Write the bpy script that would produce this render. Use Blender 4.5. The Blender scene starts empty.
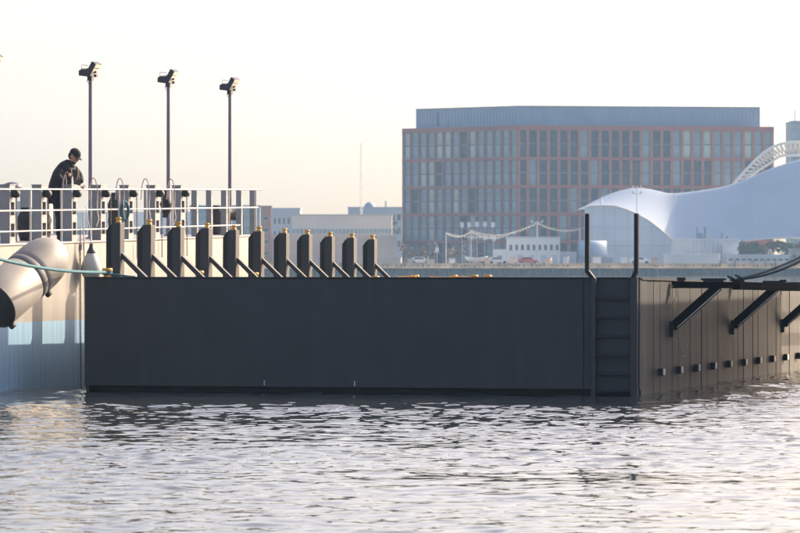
import bpy, bmesh, math, random
import numpy as np
from mathutils import Vector, Matrix, Euler
random.seed(7)
rng = np.random.default_rng(5)
R = math.radians
scene = bpy.context.scene
COL = scene.collection

# ---------------------------------------------------------------- camera, sky, sun, exposure
EYE = 2.11
F = 4000.0                      # focal length in photo pixels (photo 800 wide)
cam_data = bpy.data.cameras.new("camera")
cam = bpy.data.objects.new("camera", cam_data)
COL.objects.link(cam)
cam.location = (0, 0, EYE)
cam.rotation_euler = (R(90) - math.atan(2.5 / F), 0, 0)
cam_data.sensor_width = 36
cam_data.lens = 180
cam_data.clip_start = 0.5
cam_data.clip_end = 6000
cam_data.dof.use_dof = True
cam_data.dof.focus_distance = 66
cam_data.dof.aperture_fstop = 7.0
scene.camera = cam

THETA = R(14.24)                # heading of both barges
SUN_AZ = R(37)                  # from +x towards +y
SUN_EL = R(29)
world = bpy.data.worlds.new("World")
scene.world = world
world.use_nodes = True
nt = world.node_tree
nt.nodes.clear()
sky = nt.nodes.new("ShaderNodeTexSky")
sky.sky_type = 'NISHITA'
sky.sun_disc = False
sky.sun_elevation = SUN_EL
sky.sun_rotation = math.pi / 2 - SUN_AZ
sky.altitude = 0
sky.air_density = 1.0
sky.dust_density = 6.5
sky.ozone_density = 1.0
bg = nt.nodes.new("ShaderNodeBackground")
bg.inputs["Strength"].default_value = 0.15
wo = nt.nodes.new("ShaderNodeOutputWorld")
# a thick humid layer near the horizon: the sky's colour is looked up a few degrees higher, slightly warmed
stc = nt.nodes.new("ShaderNodeTexCoord")
sep = nt.nodes.new("ShaderNodeSeparateXYZ"); nt.links.new(stc.outputs["Generated"], sep.inputs[0])
mxz = nt.nodes.new("ShaderNodeMath"); mxz.operation = 'MAXIMUM'; mxz.inputs[1].default_value = 0
nt.links.new(sep.outputs["Z"], mxz.inputs[0])
adz = nt.nodes.new("ShaderNodeMath"); adz.operation = 'ADD'; adz.inputs[1].default_value = .060
nt.links.new(mxz.outputs[0], adz.inputs[0])
cmb = nt.nodes.new("ShaderNodeCombineXYZ")
nt.links.new(sep.outputs["X"], cmb.inputs[0]); nt.links.new(sep.outputs["Y"], cmb.inputs[1]); nt.links.new(adz.outputs[0], cmb.inputs[2])
nrm = nt.nodes.new("ShaderNodeVectorMath"); nrm.operation = 'NORMALIZE'
nt.links.new(cmb.outputs[0], nrm.inputs[0]); nt.links.new(nrm.outputs[0], sky.inputs[0])
tint = nt.nodes.new("ShaderNodeMix"); tint.data_type = 'RGBA'; tint.blend_type = 'MULTIPLY'
tint.inputs["Factor"].default_value = 1; tint.inputs["B"].default_value = (1.0, .908, .872, 1)
nt.links.new(sky.outputs[0], tint.inputs["A"])
nt.links.new(tint.outputs["Result"], bg.inputs[0])
nt.links.new(bg.outputs[0], wo.inputs[0])

sd = bpy.data.lights.new("sun", 'SUN')
sd.energy = 3.3
sd.angle = R(0.55)
sd.color = (1.0, 0.82, 0.60)
sun = bpy.data.objects.new("sun", sd)
COL.objects.link(sun)
sdir = Vector((math.cos(SUN_EL) * math.cos(SUN_AZ), math.cos(SUN_EL) * math.sin(SUN_AZ), math.sin(SUN_EL)))
sun.rotation_euler = sdir.to_track_quat('Z', 'Y').to_euler()
sun.location = sdir * 200

scene.view_settings.view_transform = 'Standard'
scene.view_settings.look = 'None'
scene.view_settings.exposure = 1.3
scene.view_settings.gamma = 1
scene.cycles.use_denoising = True
scene.cycles.max_bounces = 8
scene.cycles.volume_bounces = 1
scene.cycles.sample_clamp_indirect = 6


# ---------------------------------------------------------------- helpers
class MB:
    """collects shapes that become ONE mesh object"""
    def __init__(s):
        s.v = []; s.f = []; s.sm = []

    def add(s, vs, fs, smooth=False):
        n = len(s.v)
        s.v += [tuple(p) for p in vs]
        s.f += [tuple(i + n for i in f) for f in fs]
        s.sm += [smooth] * len(fs)
        return s

    def box(s, x0, x1, y0, y1, z0, z1):
        vs = [(x, y, z) for z in (z0, z1) for y in (y0, y1) for x in (x0, x1)]
        return s.add(vs, [(0, 2, 3, 1), (4, 5, 7, 6), (0, 1, 5, 4), (2, 6, 7, 3), (0, 4, 6, 2), (1, 3, 7, 5)])

    def obox(s, c, ax, ay, az, hx, hy, hz):
        c = Vector(c)
        vs = [c + ax * (i * hx) + ay * (j * hy) + az * (k * hz) for k in (-1, 1) for j in (-1, 1) for i in (-1, 1)]
        return s.add(vs, [(0, 2, 3, 1), (4, 5, 7, 6), (0, 1, 5, 4), (2, 6, 7, 3), (0, 4, 6, 2), (1, 3, 7, 5)])

    def bar(s, p, q, w, h, up=(0, 0, 1)):
        p = Vector(p); q = Vector(q); d = q - p; L = d.length; d.normalize()
        up = Vector(up)
        if abs(d.dot(up)) > .98: up = Vector((0, 1, 0))
        sx = d.cross(up).normalized(); sz = sx.cross(d).normalized()
        return s.obox((p + q) / 2, sx, d, sz, w / 2, L / 2, h / 2)

    def prism(s, poly, axis, a0, a1):
        """poly 2-D ring extruded along axis 'x','y' or 'z'"""
        def P(u, v, a):
            return (a, u, v) if axis == 'x' else ((u, a, v) if axis == 'y' else (u, v, a))
        n = len(poly)
        vs = [P(u, v, a0) for u, v in poly] + [P(u, v, a1) for u, v in poly]
        fs = [tuple(range(n))[::-1], tuple(range(n, 2 * n))]
        fs += [(i, (i + 1) % n, n + (i + 1) % n, n + i) for i in range(n)]
        return s.add(vs, fs)

    def tube(s, pts, r, n=8, smooth=True, caps=True):
        pts = [Vector(p) for p in pts]
        rs = r if isinstance(r, (list, tuple)) else [r] * len(pts)
        vs = []; prev = None
        for i, p in enumerate(pts):
            t = (pts[min(i + 1, len(pts) - 1)] - pts[max(i - 1, 0)])
            if t.length < 1e-9: t = Vector((0, 0, 1))
            t.normalize()
            if prev is None:
                a = Vector((0, 0, 1)) if abs(t.z) < .9 else Vector((1, 0, 0))
                u = t.cross(a).normalized()
            else:
                u = (prev - t * prev.dot(t)).normalized()
            prev = u
            w = t.cross(u)
            for k in range(n):
                an = 2 * math.pi * k / n
                vs.append(p + (u * math.cos(an) + w * math.sin(an)) * rs[i])
        fs = []
        for i in range(len(pts) - 1):
            for k in range(n):
                a = i * n + k; b = i * n + (k + 1) % n
                fs.append((a, b, b + n, a + n))
        s.add(vs, fs, smooth)
        if caps:
            s.add(vs[:n], [tuple(range(n))[::-1]]); s.add(vs[-n:], [tuple(range(n))])
        return s

    def lathe(s, prof, origin=(0, 0, 0), axis=(0, 0, 1), n=20, smooth=True):
        o = Vector(origin); ax = Vector(axis).normalized()
        a = Vector((1, 0, 0)) if abs(ax.x) < .9 else Vector((0, 1, 0))
        u = ax.cross(a).normalized(); w = ax.cross(u)
        vs = []; fs = []
        for r, h in prof:
            for k in range(n):
                an = 2 * math.pi * k / n
                vs.append(o + ax * h + (u * math.cos(an) + w * math.sin(an)) * max(r, 1e-4))
        m = len(prof)
        for i in range(m - 1):
            for k in range(n):
                p = i * n + k; q = i * n + (k + 1) % n
                fs.append((p, q, q + n, p + n))
        s.add(vs, fs, smooth)
        s.add(vs[:n], [tuple(range(n))[::-1]]); s.add(vs[-n:], [tuple(range(n))])
        return s

    def build(s, name, m=None, parent=None, loc=None, bevel=0, kind=None):
        me = bpy.data.meshes.new(name)
        me.from_pydata(s.v, [], s.f)
        bm = bmesh.new(); bm.from_mesh(me)
        bmesh.ops.recalc_face_normals(bm, faces=bm.faces[:])
        bm.to_mesh(me); bm.free()
        if m: me.materials.append(m)
        for p, f in zip(me.polygons, s.sm): p.use_smooth = f
        o = bpy.data.objects.new(name, me)
        COL.objects.link(o)
        if parent: o.parent = parent
        if loc: o.location = loc
        if bevel:
            b = o.modifiers.new("bevel", 'BEVEL'); b.width = bevel; b.segments = 2; b.limit_method = 'ANGLE'
        if kind: o["kind"] = kind
        return o


def tag(o, label=None, cat=None, group=None, kind=None):
    if label: o["label"] = label
    if cat: o["category"] = cat
    if group: o["group"] = group
    if kind: o["kind"] = kind
    return o


def empty(name, loc, rot=(0, 0, 0), label=None, cat=None, group=None, parent=None):
    o = bpy.data.objects.new(name, None)
    o.empty_display_size = .3
    COL.objects.link(o)
    o.location = loc; o.rotation_euler = rot
    if parent: o.parent = parent
    return tag(o, label, cat, group)


def twin(o, loc, parent=None):
    """copy of a part and of its sub-parts, meshes shared"""
    c = o.copy(); COL.objects.link(c)
    c.location = loc
    if parent: c.parent = parent
    for ch in list(o.children):
        d = ch.copy(); COL.objects.link(d); d.parent = c
        for g in list(ch.children):
            e = g.copy(); COL.objects.link(e); e.parent = d
    return c


def W(px, py, Y):
    return Vector(((px - 400) / F * Y, Y, EYE + (264 - py) / F * Y))


def zof(py, Y): return EYE + (264 - py) / F * Y
def xof(px, Y): return (px - 400) / F * Y


# ---------------------------------------------------------------- materials
def mat(name, col, rough=.6, metal=0., var=.15, scale=4., bump=0., bscale=None, stretch=(1, 1, 1), spec=.5,
        dirt=None, dirt_amt=0., dirt_scale=1.5, dirt_stretch=(1, 1, 1)):
    m = bpy.data.materials.new(name); m.use_nodes = True
    n = m.node_tree.nodes; l = m.node_tree.links
    b = n["Principled BSDF"]
    b.inputs["Roughness"].default_value = rough
    b.inputs["Metallic"].default_value = metal
    b.inputs["Specular IOR Level"].default_value = spec
    tc = n.new("ShaderNodeTexCoord")
    mp = n.new("ShaderNodeMapping"); mp.inputs["Scale"].default_value = stretch
    l.new(tc.outputs["Object"], mp.inputs[0])
    nz = n.new("ShaderNodeTexNoise"); nz.inputs["Scale"].default_value = scale
    nz.inputs["Detail"].default_value = 6
    l.new(mp.outputs[0], nz.inputs["Vector"])
    mx = n.new("ShaderNodeMix"); mx.data_type = 'RGBA'
    c = Vector(col)
    mx.inputs["A"].default_value = (*(c * (1 - var)), 1)
    mx.inputs["B"].default_value = (*[min(1, x) for x in c * (1 + var)], 1)
    rp = n.new("ShaderNodeMapRange"); rp.inputs[1].default_value = .3; rp.inputs[2].default_value = .7
    l.new(nz.outputs[0], rp.inputs[0]); l.new(rp.outputs[0], mx.inputs["Factor"])
    out = mx.outputs["Result"]
    if dirt:
        mp2 = n.new("ShaderNodeMapping"); mp2.inputs["Scale"].default_value = dirt_stretch
        l.new(tc.outputs["Object"], mp2.inputs[0])
        n2 = n.new("ShaderNodeTexNoise"); n2.inputs["Scale"].default_value = dirt_scale; n2.inputs["Detail"].default_value = 8
        l.new(mp2.outputs[0], n2.inputs["Vector"])
        r2 = n.new("ShaderNodeMapRange"); r2.inputs[1].default_value = .52; r2.inputs[2].default_value = .72
        r2.inputs[4].default_value = dirt_amt
        l.new(n2.outputs[0], r2.inputs[0])
        m2 = n.new("ShaderNodeMix"); m2.data_type = 'RGBA'
        l.new(r2.outputs[0], m2.inputs["Factor"]); l.new(out, m2.inputs["A"])
        m2.inputs["B"].default_value = (*dirt, 1)
        out = m2.outputs["Result"]
    l.new(out, b.inputs["Base Color"])
    # uneven gloss
    rr = n.new("ShaderNodeMapRange")
    rr.inputs[3].default_value = max(0, rough - .08); rr.inputs[4].default_value = min(1, rough + .1)
    l.new(nz.outputs[0], rr.inputs[0]); l.new(rr.outputs[0], b.inputs["Roughness"])
    if bump:
        nb = n.new("ShaderNodeTexNoise"); nb.inputs["Scale"].default_value = bscale or scale * 4; nb.inputs["Detail"].default_value = 4
        l.new(mp.outputs[0], nb.inputs["Vector"])
        bp = n.new("ShaderNodeBump"); bp.inputs["Strength"].default_value = bump; bp.inputs["Distance"].default_value = .02
        l.new(nb.outputs[0], bp.inputs["Height"]); l.new(bp.outputs[0], b.inputs["Normal"])
    return m


M = {}
M['navy'] = mat('dark_barge_paint', (.039, .042, .047), .55, 0, .10, 1.2, .05, 9, spec=.3,
                dirt=(.052, .055, .060), dirt_amt=.6, dirt_scale=1.3, dirt_stretch=(3, 3, .35))
M['navy_edge'] = mat('black_steel', (.016, .016, .020), .55, 0, .2, 5, spec=.3)
M['matt_black'] = mat('matt_black_timber', (.007, .007, .009), .9, 0, .2, 5, spec=.02)
M['black'] = mat('black_rubber', (.016, .016, .018), .65, 0, .2, 8)
M['underside'] = mat('fouled_hull_black', (.02, .022, .02), .7, 0, .3, 5, .3)
M['plank'] = mat('weathered_grey_side_plank', (.055, .058, .062), .6, 0, .28, 2.2, .25, 14, (4, 4, .5),
                 dirt=(.018, .017, .017), dirt_amt=.75, dirt_scale=2.2, dirt_stretch=(3, 3, .4), spec=.32)
M['plank_b'] = mat('darker_side_plank', (.040, .043, .047), .6, 0, .28, 2.6, .25, 14, (4, 4, .5),
                   dirt=(.016, .015, .015), dirt_amt=.75, dirt_scale=2.6, dirt_stretch=(3, 3, .4), spec=.32)
M['yellow'] = mat('worn_yellow_paint', (.58, .31, .045), .55, 0, .2, 12, .2, 30)
M['orange'] = mat('orange_plastic', (.75, .33, .06), .5, 0, .2, 10)
M['zinc'] = mat('pale_lit_face_and_marks', (.5, .5, .52), .5, .2, .2, 10)
M['grey'] = mat('pale_grey_paint', (.30, .285, .265), .5, 0, .08, 2.5, .04, 10,
                dirt=(.33, .29, .24), dirt_amt=.5, dirt_scale=1.6, dirt_stretch=(2.5, 2.5, .3))
M['post_grey'] = mat('grey_post_paint', (.22, .225, .24), .5, 0, .1, 4, .05, 12)
M['galv'] = mat('galvanised_steel', (.55, .53, .52), .42, .25, .12, 9)
M['rail'] = mat('white_rail_paint', (.46, .45, .44), .45, 0, .08, 8)
M['pole'] = mat('grey_mast_paint', (.16, .14, .19), .5, 0, .1, 6)
M['lamp'] = mat('dark_lamp_housing', (.035, .03, .05), .45, .2, .15, 10)
M['lens'] = mat('lamp_glass', (.85, .82, .66), .15, 0, .1, 20)
M['deck'] = mat('worn_steel_deck', (.11, .11, .11), .75, 0, .25, 3, .2, 20)
M['teal'] = mat('teal_rope_fibre', (.035, .14, .18), .8, 0, .25, 40, .5, 80)
M['teal_dark'] = mat('dark_teal_rope_fibre', (.02, .075, .12), .8, 0, .25, 40, .5, 80)
M['pinkrope'] = mat('faded_pink_rope', (.40, .30, .31), .85, 0, .25, 40, .4, 80)
M['white_rope'] = mat('white_rope_fibre', (.62, .58, .54), .85, 0, .2, 40, .4, 80)
M['rust_chain'] = mat('rusty_chain', (.14, .11, .10), .6, .5, .35, 30)
M['fender_white'] = mat('scuffed_white_fender', (.45, .47, .46), .5, 0, .15, 5, .1, 20,
                        dirt=(.28, .27, .25), dirt_amt=.5, dirt_scale=4)
M['fender_top'] = mat('navy_fender_top', (.03, .03, .07), .5, 0, .15, 10)
M['foam_cream'] = mat('cream_foam_fender_skin', (.215, .207, .195), .55, 0, .12, 2.5, .06, 9,
                      dirt=(.27, .25, .23), dirt_amt=.55, dirt_scale=3)
M['foam_grey'] = mat('shadow_grey_foam_band', (.12, .119, .122), .65, 0, .12, 4)
M['jacket'] = mat('black_jacket_cloth', (.022, .021, .024), .85, 0, .3, 14, .5, 22)
M['trouser'] = mat('black_trouser_cloth', (.016, .015, .017), .85, 0, .3, 14, .5, 22)
M['jacket_trim'] = mat('pale_zip_tape', (.38, .34, .28), .7, 0, .2, 20)
M['skin'] = mat('skin', (.40, .22, .15), .5, 0, .08, 20)
M['hair'] = mat('dark_hair', (.03, .02, .015), .7, 0, .3, 60, .5, 100)
M['boot'] = mat('dark_boot_leather', (.03, .025, .02), .55, 0, .3, 20)
M['canvas_dark'] = mat('dark_canvas_cover', (.045, .04, .045), .85, 0, .35, 9, .5, 18)
M['brass'] = mat('brown_machine_paint', (.12, .09, .06), .5, .2, .3, 9)
M['membrane'] = mat('haze_blue_tent_membrane', (.41, .50, .645), .55, 0, .04, .15)  # white cloth; blue haze and shade are mixed into this base colour
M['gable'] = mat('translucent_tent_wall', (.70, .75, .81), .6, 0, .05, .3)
M['truss'] = mat('white_truss_steel', (.74, .69, .58), .5, 0, .06, .6)
M['terracotta'] = mat('red_terracotta_cladding', (.23, .072, .05), .7, 0, .12, .4)
M['terracotta_pale'] = mat('pale_pink_column_cladding', (.25, .105, .08), .7, 0, .12, .4)
M['penthouse'] = mat('blue_grey_metal_panel', (.19, .255, .36), .45, .2, .08, .25)
M['louvre'] = mat('dark_louvre', (.10, .12, .15), .6, 0, .1, 1)
M['glass'] = mat('dark_blue_glass', (.012, .030, .052), .10, 0, .3, .35, spec=.4)
M['glass_b'] = mat('sky_bright_grey_blue_glass', (.19, .27, .32), .14, 0, .25, .35, spec=.6)  # lighter base: sky reflection painted into the pane colour
M['glass_c'] = mat('pale_green_lit_glass', (.36, .44, .38), .2, 0, .3, .4, spec=.7)  # pale green stands in for bright reflections and room light
M['slab'] = mat('concrete', (.36, .34, .31), .8, 0, .12, .4, .1, 2)
M['sandy'] = mat('sandy_pier_gravel', (.66, .45, .25), .85, 0, .35, .35, .3, 3)
M['piling'] = mat('wet_pier_piling', (.13, .13, .12), .8, 0, .35, .8)
M['beige'] = mat('beige_warehouse_sheet', (.54, .49, .43), .75, 0, .1, .12)
M['tan'] = mat('tan_ribbed_sheet', (.70, .53, .40), .75, 0, .15, .2)
M['bluegrey'] = mat('blue_grey_cladding', (.20, .24, .32), .6, 0, .1, .2)
M['tealroof'] = mat('teal_grey_roof', (.17, .24, .29), .6, 0, .1, .2)
M['brick'] = mat('red_brown_brick', (.30, .15, .10), .85, 0, .2, .8)
M['whitewall'] = mat('white_painted_wall', (.82, .80, .76), .7, 0, .07, .4)
M['greywall'] = mat('pale_grey_sheet_wall', (.55, .58, .62), .7, 0, .1, .3)
M['dark_glass'] = mat('dark_window', (.03, .04, .05), .15, 0, .2, .6)
M['leaf'] = mat('dark_green_leaf', (.055, .085, .045), .7, 0, .45, .8)
M['leaf_brown'] = mat('brown_autumn_leaf', (.15, .095, .055), .75, 0, .4, .8)
M['bark'] = mat('grey_brown_bark', (.10, .08, .06), .85, 0, .3, 1)
M['redcar'] = mat('red_car_paint', (.45, .06, .05), .3, 0, .1, 1)
M['whitecar'] = mat('white_car_paint', (.7, .7, .7), .3, 0, .05, 1)
M['land'] = mat('shore_ground', (.30, .27, .22), .9, 0, .3, .05)
M['bulb'] = mat('festoon_bulb_glass', (.75, .70, .58), .25, 0, .1, 2)

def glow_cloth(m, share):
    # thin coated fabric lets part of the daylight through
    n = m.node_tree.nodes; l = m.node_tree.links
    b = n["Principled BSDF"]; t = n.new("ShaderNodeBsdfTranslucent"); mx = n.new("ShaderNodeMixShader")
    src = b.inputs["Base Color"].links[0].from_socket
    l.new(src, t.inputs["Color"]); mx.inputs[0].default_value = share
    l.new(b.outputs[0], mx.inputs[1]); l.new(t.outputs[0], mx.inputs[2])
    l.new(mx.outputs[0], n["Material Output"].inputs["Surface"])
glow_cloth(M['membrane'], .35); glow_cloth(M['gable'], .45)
# barge hull of the pale vessel: cream topsides over a blue boot-top painted at a level line
def hull_mat():
    m = mat('cream_hull_with_blue_bottom_paint', (.30, .289, .27), .5, 0, .09, 1.6, .05, 8,
            dirt=(.20, .18, .155), dirt_amt=.6, dirt_scale=1.4, dirt_stretch=(2.5, 2.5, .25))
    n = m.node_tree.nodes; l = m.node_tree.links
    b = n["Principled BSDF"]
    old = b.inputs["Base Color"].links[0].from_socket
    geo = n.new("ShaderNodeNewGeometry"); sp = n.new("ShaderNodeSeparateXYZ")
    l.new(geo.outputs["Position"], sp.inputs[0])
    mr = n.new("ShaderNodeMapRange"); mr.inputs[1].default_value = 1.130; mr.inputs[2].default_value = 1.145
    l.new(sp.outputs["Z"], mr.inputs[0])
    tc = n.new("ShaderNodeTexCoord"); mp = n.new("ShaderNodeMapping"); mp.inputs["Scale"].default_value = (6, 6, .25)
    l.new(tc.outputs["Object"], mp.inputs[0])
    nz = n.new("ShaderNodeTexNoise"); nz.inputs["Scale"].default_value = 2.2; nz.inputs["Detail"].default_value = 5
    l.new(mp.outputs[0], nz.inputs["Vector"])
    bl = n.new("ShaderNodeMix"); bl.data_type = 'RGBA'
    bl.inputs["A"].default_value = (.19, .34, .52, 1); bl.inputs["B"].default_value = (.30, .46, .60, 1)  # paler upright streaks paint ripple reflections into the blue
    r3 = n.new("ShaderNodeMapRange"); r3.inputs[1].default_value = .4; r3.inputs[2].default_value = .68
    l.new(nz.outputs[0], r3.inputs[0]); l.new(r3.outputs[0], bl.inputs["Factor"])
    mx = n.new("ShaderNodeMix"); mx.data_type = 'RGBA'
    l.new(mr.outputs[0], mx.inputs["Factor"]); l.new(bl.outputs["Result"], mx.inputs["A"]); l.new(old, mx.inputs["B"])
    l.new(mx.outputs["Result"], b.inputs["Base Color"])
    return m
M['hull'] = hull_mat()

# water
def water_mat():
    m = bpy.data.materials.new('harbour_water'); m.use_nodes = True
    n = m.node_tree.nodes; l = m.node_tree.links
    b = n["Principled BSDF"]
    b.inputs["Base Color"].default_value = (.022, .028, .032, 1)
    b.inputs["Roughness"].default_value = .03
    b.inputs["IOR"].default_value = 1.6
    tc = n.new("ShaderNodeTexCoord")
    mp = n.new("ShaderNodeMapping"); mp.inputs["Scale"].default_value = (1, 1.3, 1)
    l.new(tc.outputs["Object"], mp.inputs[0])
    nz = n.new("ShaderNodeTexNoise"); nz.inputs["Scale"].default_value = 5.5; nz.inputs["Detail"].default_value = 3
    l.new(mp.outputs[0], nz.inputs["Vector"])
    bp = n.new("ShaderNodeBump"); bp.inputs["Strength"].default_value = .12; bp.inputs["Distance"].default_value = .012
    l.new(nz.outputs[0], bp.inputs["Height"]); l.new(bp.outputs[0], b.inputs["Normal"])
    return m
M['water'] = water_mat()

# ---------------------------------------------------------------- water sheet (one mesh, waves modelled)
def waves():
    ys = [-60., -20., 5., 14.]
    y = 19.
    while y < 92: ys.append(y); y += .040 + max(0, (y - 60)) * .004
    while y < 1480: ys.append(y); y *= 1.035
    ys.append(1490.)
    xs = [-390., -180., -80., -40., -22.]
    x = -11.
    while x < 12: xs.append(x); x += .052
    xs += [22., 40., 80., 180., 390.]
    X, Y = np.meshgrid(np.array(xs), np.array(ys))
    Z = np.zeros_like(X); DX = np.zeros_like(X); DY = np.zeros_like(X)
    g = np.random.default_rng(11)
    # patchy breeze: calmer and livelier streaks
    patch = .80 + .30 * np.sin(.33 * Y + .21 * X + 1) * np.sin(.13 * Y - .37 * X + .5) + .15 * np.sin(.9 * Y + .2 * X)
    patch *= np.clip((98 - Y) / 30, 0, 1) * np.clip((Y - 12) / 6, 0, 1) * np.clip((12 - np.abs(X)) / 2.5, 0, 1)
    patch *= np.interp(Y, [27, 40, 50, 60], [.60, .90, 1.05, 1.10])
    for i in range(110):
        lam = .17 * (1.7 / .17) ** (g.random() ** 1.45)
        ang = g.normal(math.pi * .53, .75)
        k = 2 * math.pi / lam
        amp = .0150 * (lam / .6) ** -.10 / k
        ph = k * (math.cos(ang) * X + math.sin(ang) * Y) + g.random() * 6.283
        Z += amp * np.sin(ph)
        q = .8 * amp * np.cos(ph)
        DX += q * math.cos(ang); DY += q * math.sin(ang)
    Z *= patch; X = X + DX * patch; Y = Y + DY * patch
    v = np.stack([X, Y, Z], -1).reshape(-1, 3)
    ny, nx = X.shape
    idx = np.arange(ny * nx).reshape(ny, nx)
    q = np.stack([idx[:-1, :-1], idx[:-1, 1:], idx[1:, 1:], idx[1:, :-1]], -1).reshape(-1, 4)
    me = bpy.data.meshes.new('water')
    me.vertices.add(len(v)); me.vertices.foreach_set('co', v.ravel())
    me.loops.add(q.size); me.loops.foreach_set('vertex_index', q.ravel().astype(np.int32))
    me.polygons.add(len(q)); me.polygons.foreach_set('loop_start', np.arange(0, q.size, 4, dtype=np.int32))
    me.polygons.foreach_set('use_smooth', np.ones(len(q), bool))
    me.update(); me.validate()
    me.materials.append(M['water'])
    o = bpy.data.objects.new('water', me); COL.objects.link(o)
    tag(o, kind='structure')
waves()

# far shore land
MB().box(-390, 390, 806, 1490, -1.0, 1.9).build('shore_ground', M['land'], kind='structure')

# ---------------------------------------------------------------- dark barge
BO = Vector((3.84, 64.0, 1.886))
EX = Vector((math.cos(THETA), -math.sin(THETA), 0))
EY = Vector((math.sin(THETA), math.cos(THETA), 0))


def ypx(px, xl, O=BO):
    """distance along the hull heading at which a line xl to the side crosses photo column px"""
    t = (px - 400) / F
    a = O + EX * xl
    return (t * a.y - a.x) / (EY.x - t * EY.y)


BW = 9.35; BL = 27.0
barge = empty('barge', BO, (-.0105, 0, -THETA),
              'long dark navy steel barge with braced posts and a ladder in the foreground', 'barge')
MB().box(-BW + .05, -.13, .35, BL - .1, -2.6, -.024).build('hull', M['underside'], barge)
# front skin: one flush welded plate, and the narrow plate behind the ladder
MB().box(-BW, -.925, 0, .085, -1.785, -.016).build('plate', M['navy'], barge, bevel=.003)
MB().box(-.912, -.001, 0, .085, -1.785, -.016).build('plate', M['navy'], barge, bevel=.003)
for x in (-6.25, -4.72):
    MB().box(x - .008, x + .008, -.002, .0, -1.76, -1.68).build('depth_mark', M['zinc'], barge)
MB().box(-BW - .01, .012, -.018, .10, -.015, .012).build('deck_edge_strip', M['navy_edge'], barge, bevel=.004)
MB().box(-BW + .02, -.02, .105, BL, -.02, .002).build('deck', M['deck'], barge)
MB().box(-BW - .004, -BW + .045, .09, BL, -1.95, -.016).build('port_side_plate', M['navy'], barge)
# starboard side: upright planks
pw = .56
np_ = int((BL - .1) / pw)
wid = [MB().box(-.12, 0, .006, pw - .004, -1.93, -.03).build('plank', M['plank'], barge, (0.0, .09, 0), bevel=.008),
       MB().box(-.12, 0, .006, pw - .004, -1.93, -.03).build('plank', M['plank_b'], barge, (-.008, .09 + pw, 0), bevel=.008)]
for i in range(2, np_):
    s = wid[0] if random.random() < .6 else wid[1]
    twin(s, (random.choice((0, -.004, .005, -.007)), .09 + i * pw, random.uniform(-.012, .006)))
MB().box(-.10, .035, .1, BL, -2.02, -1.94).build('chine_strake', M['navy_edge'], barge)
MB().box(-.10, .02, .1, BL, -.028, .004).build('side_deck_edge', M['plank_b'], barge)
# dark blocks low on the side, outer face paled as if sunlit
y0 = ypx(659, 0); y1 = ypx(796.5, 0)
blk = None
for i in range(12):
    y = y0 + (y1 - y0) / 9 * i
    z = -1.52 + .0062 * (y - y0)
    if blk is None:
        mb = MB().box(.012, .085, -.10, .10, -.075, .055)
        blk = mb.build('fender_block', M['black'], barge, (0, y, z), bevel=.01)
        MB().box(.0855, .095, -.085, .085, -.06, .045).build('lit_face', M['zinc'], blk)  # pale slip standing in for sunlight on the block's outer face
    else:
        twin(blk, (0, y, z))

# braced fender posts along the port edge
PY0 = ypx(120, -9.08); PY1 = ypx(374.5, -9.08)
STEP = (PY1 - PY0) / 10
post = MB().box(-9.235, -9.08, 0, .24, 0, .93).build('fender_post', M['navy'], barge, (0, PY0, 0), bevel=.006)
MB().prism([(-9.345, 0), (-9.237, 0), (-9.237, .90), (-9.27, .90), (-9.345, .80)], 'y', .05, .20).build('rubbing_plate', M['navy_edge'], post, bevel=.005)
MB().prism([(-9.078, .43), (-9.078, .335), (-8.735, .0), (-8.615, .0)], 'y', .06, .17).build('brace', M['navy'], post, bevel=.004)
MB().lathe([(.048, 0), (.048, .03), (.036, .036), (.036, .055), (.05, .062), (.05, .085), (.04, .094)], (-9.15, .12, .931), n=14).build('cap', M['yellow'], post)
for i in range(1, 11):
    twin(post, (0, PY0 + STEP * i + random.uniform(-.03, .03), random.uniform(-.012, .012))).rotation_euler = (random.uniform(-.004, .004), random.uniform(-.001, .001), 0)

# bollards on the deck
def bollard(x, y, k=1.0, label=None):
    e = MB().lathe([(.085 * k, 0), (.085 * k, .012), (.06 * k, .016), (.06 * k, .10 * k), (.088 * k, .106 * k), (.088 * k, .145 * k), (.07 * k, .155 * k)],
                   (0, 0, 0), n=16).build('bollard', M['yellow'], barge, (x, y, .003))
    return e
b0 = bollard(-9.06, .30)
for k, (x, i) in enumerate([(-8.92, 2.35), (-8.92, 4.4), (-8.95, 10.3), (-8.8, 9.4)]):
    twin(b0, (x, PY0 + STEP * i, .003))
# ladder
lad = empty('ladder', (0, 0, 0), parent=barge)
st = MB().box(-.035, .035, -.13, -.02, -1.93, .0).build('stringer', M['navy'], lad, (-.735, 0, 0), bevel=.006)
MB().box(-.055, .055, -.13, -.02, -1.93, .0).build('stringer', M['navy'], lad, (-.075, 0, 0), bevel=.006)
for z in (-.32, -.625, -.93, -1.235, -1.535, -1.80):
    MB().box(-.698, -.132, -.115, -.055, z - .022, z + .022).build('rung', M['navy_edge'], lad, bevel=.006)
for z in (-.17, -.9, -1.6):
    for x in (-.735, -.075):
        MB().box(x - .03, x + .03, -.021, -.001, z - .04, z + .04).build('standoff', M['navy_edge'], lad)
def handrail(xa, xb):
    m = MB()
    m.bar((xa, -.07, 1.03), (xa, -.07, .085), .068, .09, (0, 1, 0))
    m.bar((xa, -.07, .11), (xb, -.07, -.03), .068, .09, (0, 1, 0))
    return m.build('handrail', M['navy_edge'], lad, bevel=.006)
handrail(-.845, -.735); handrail(-.045, -.115)
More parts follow.
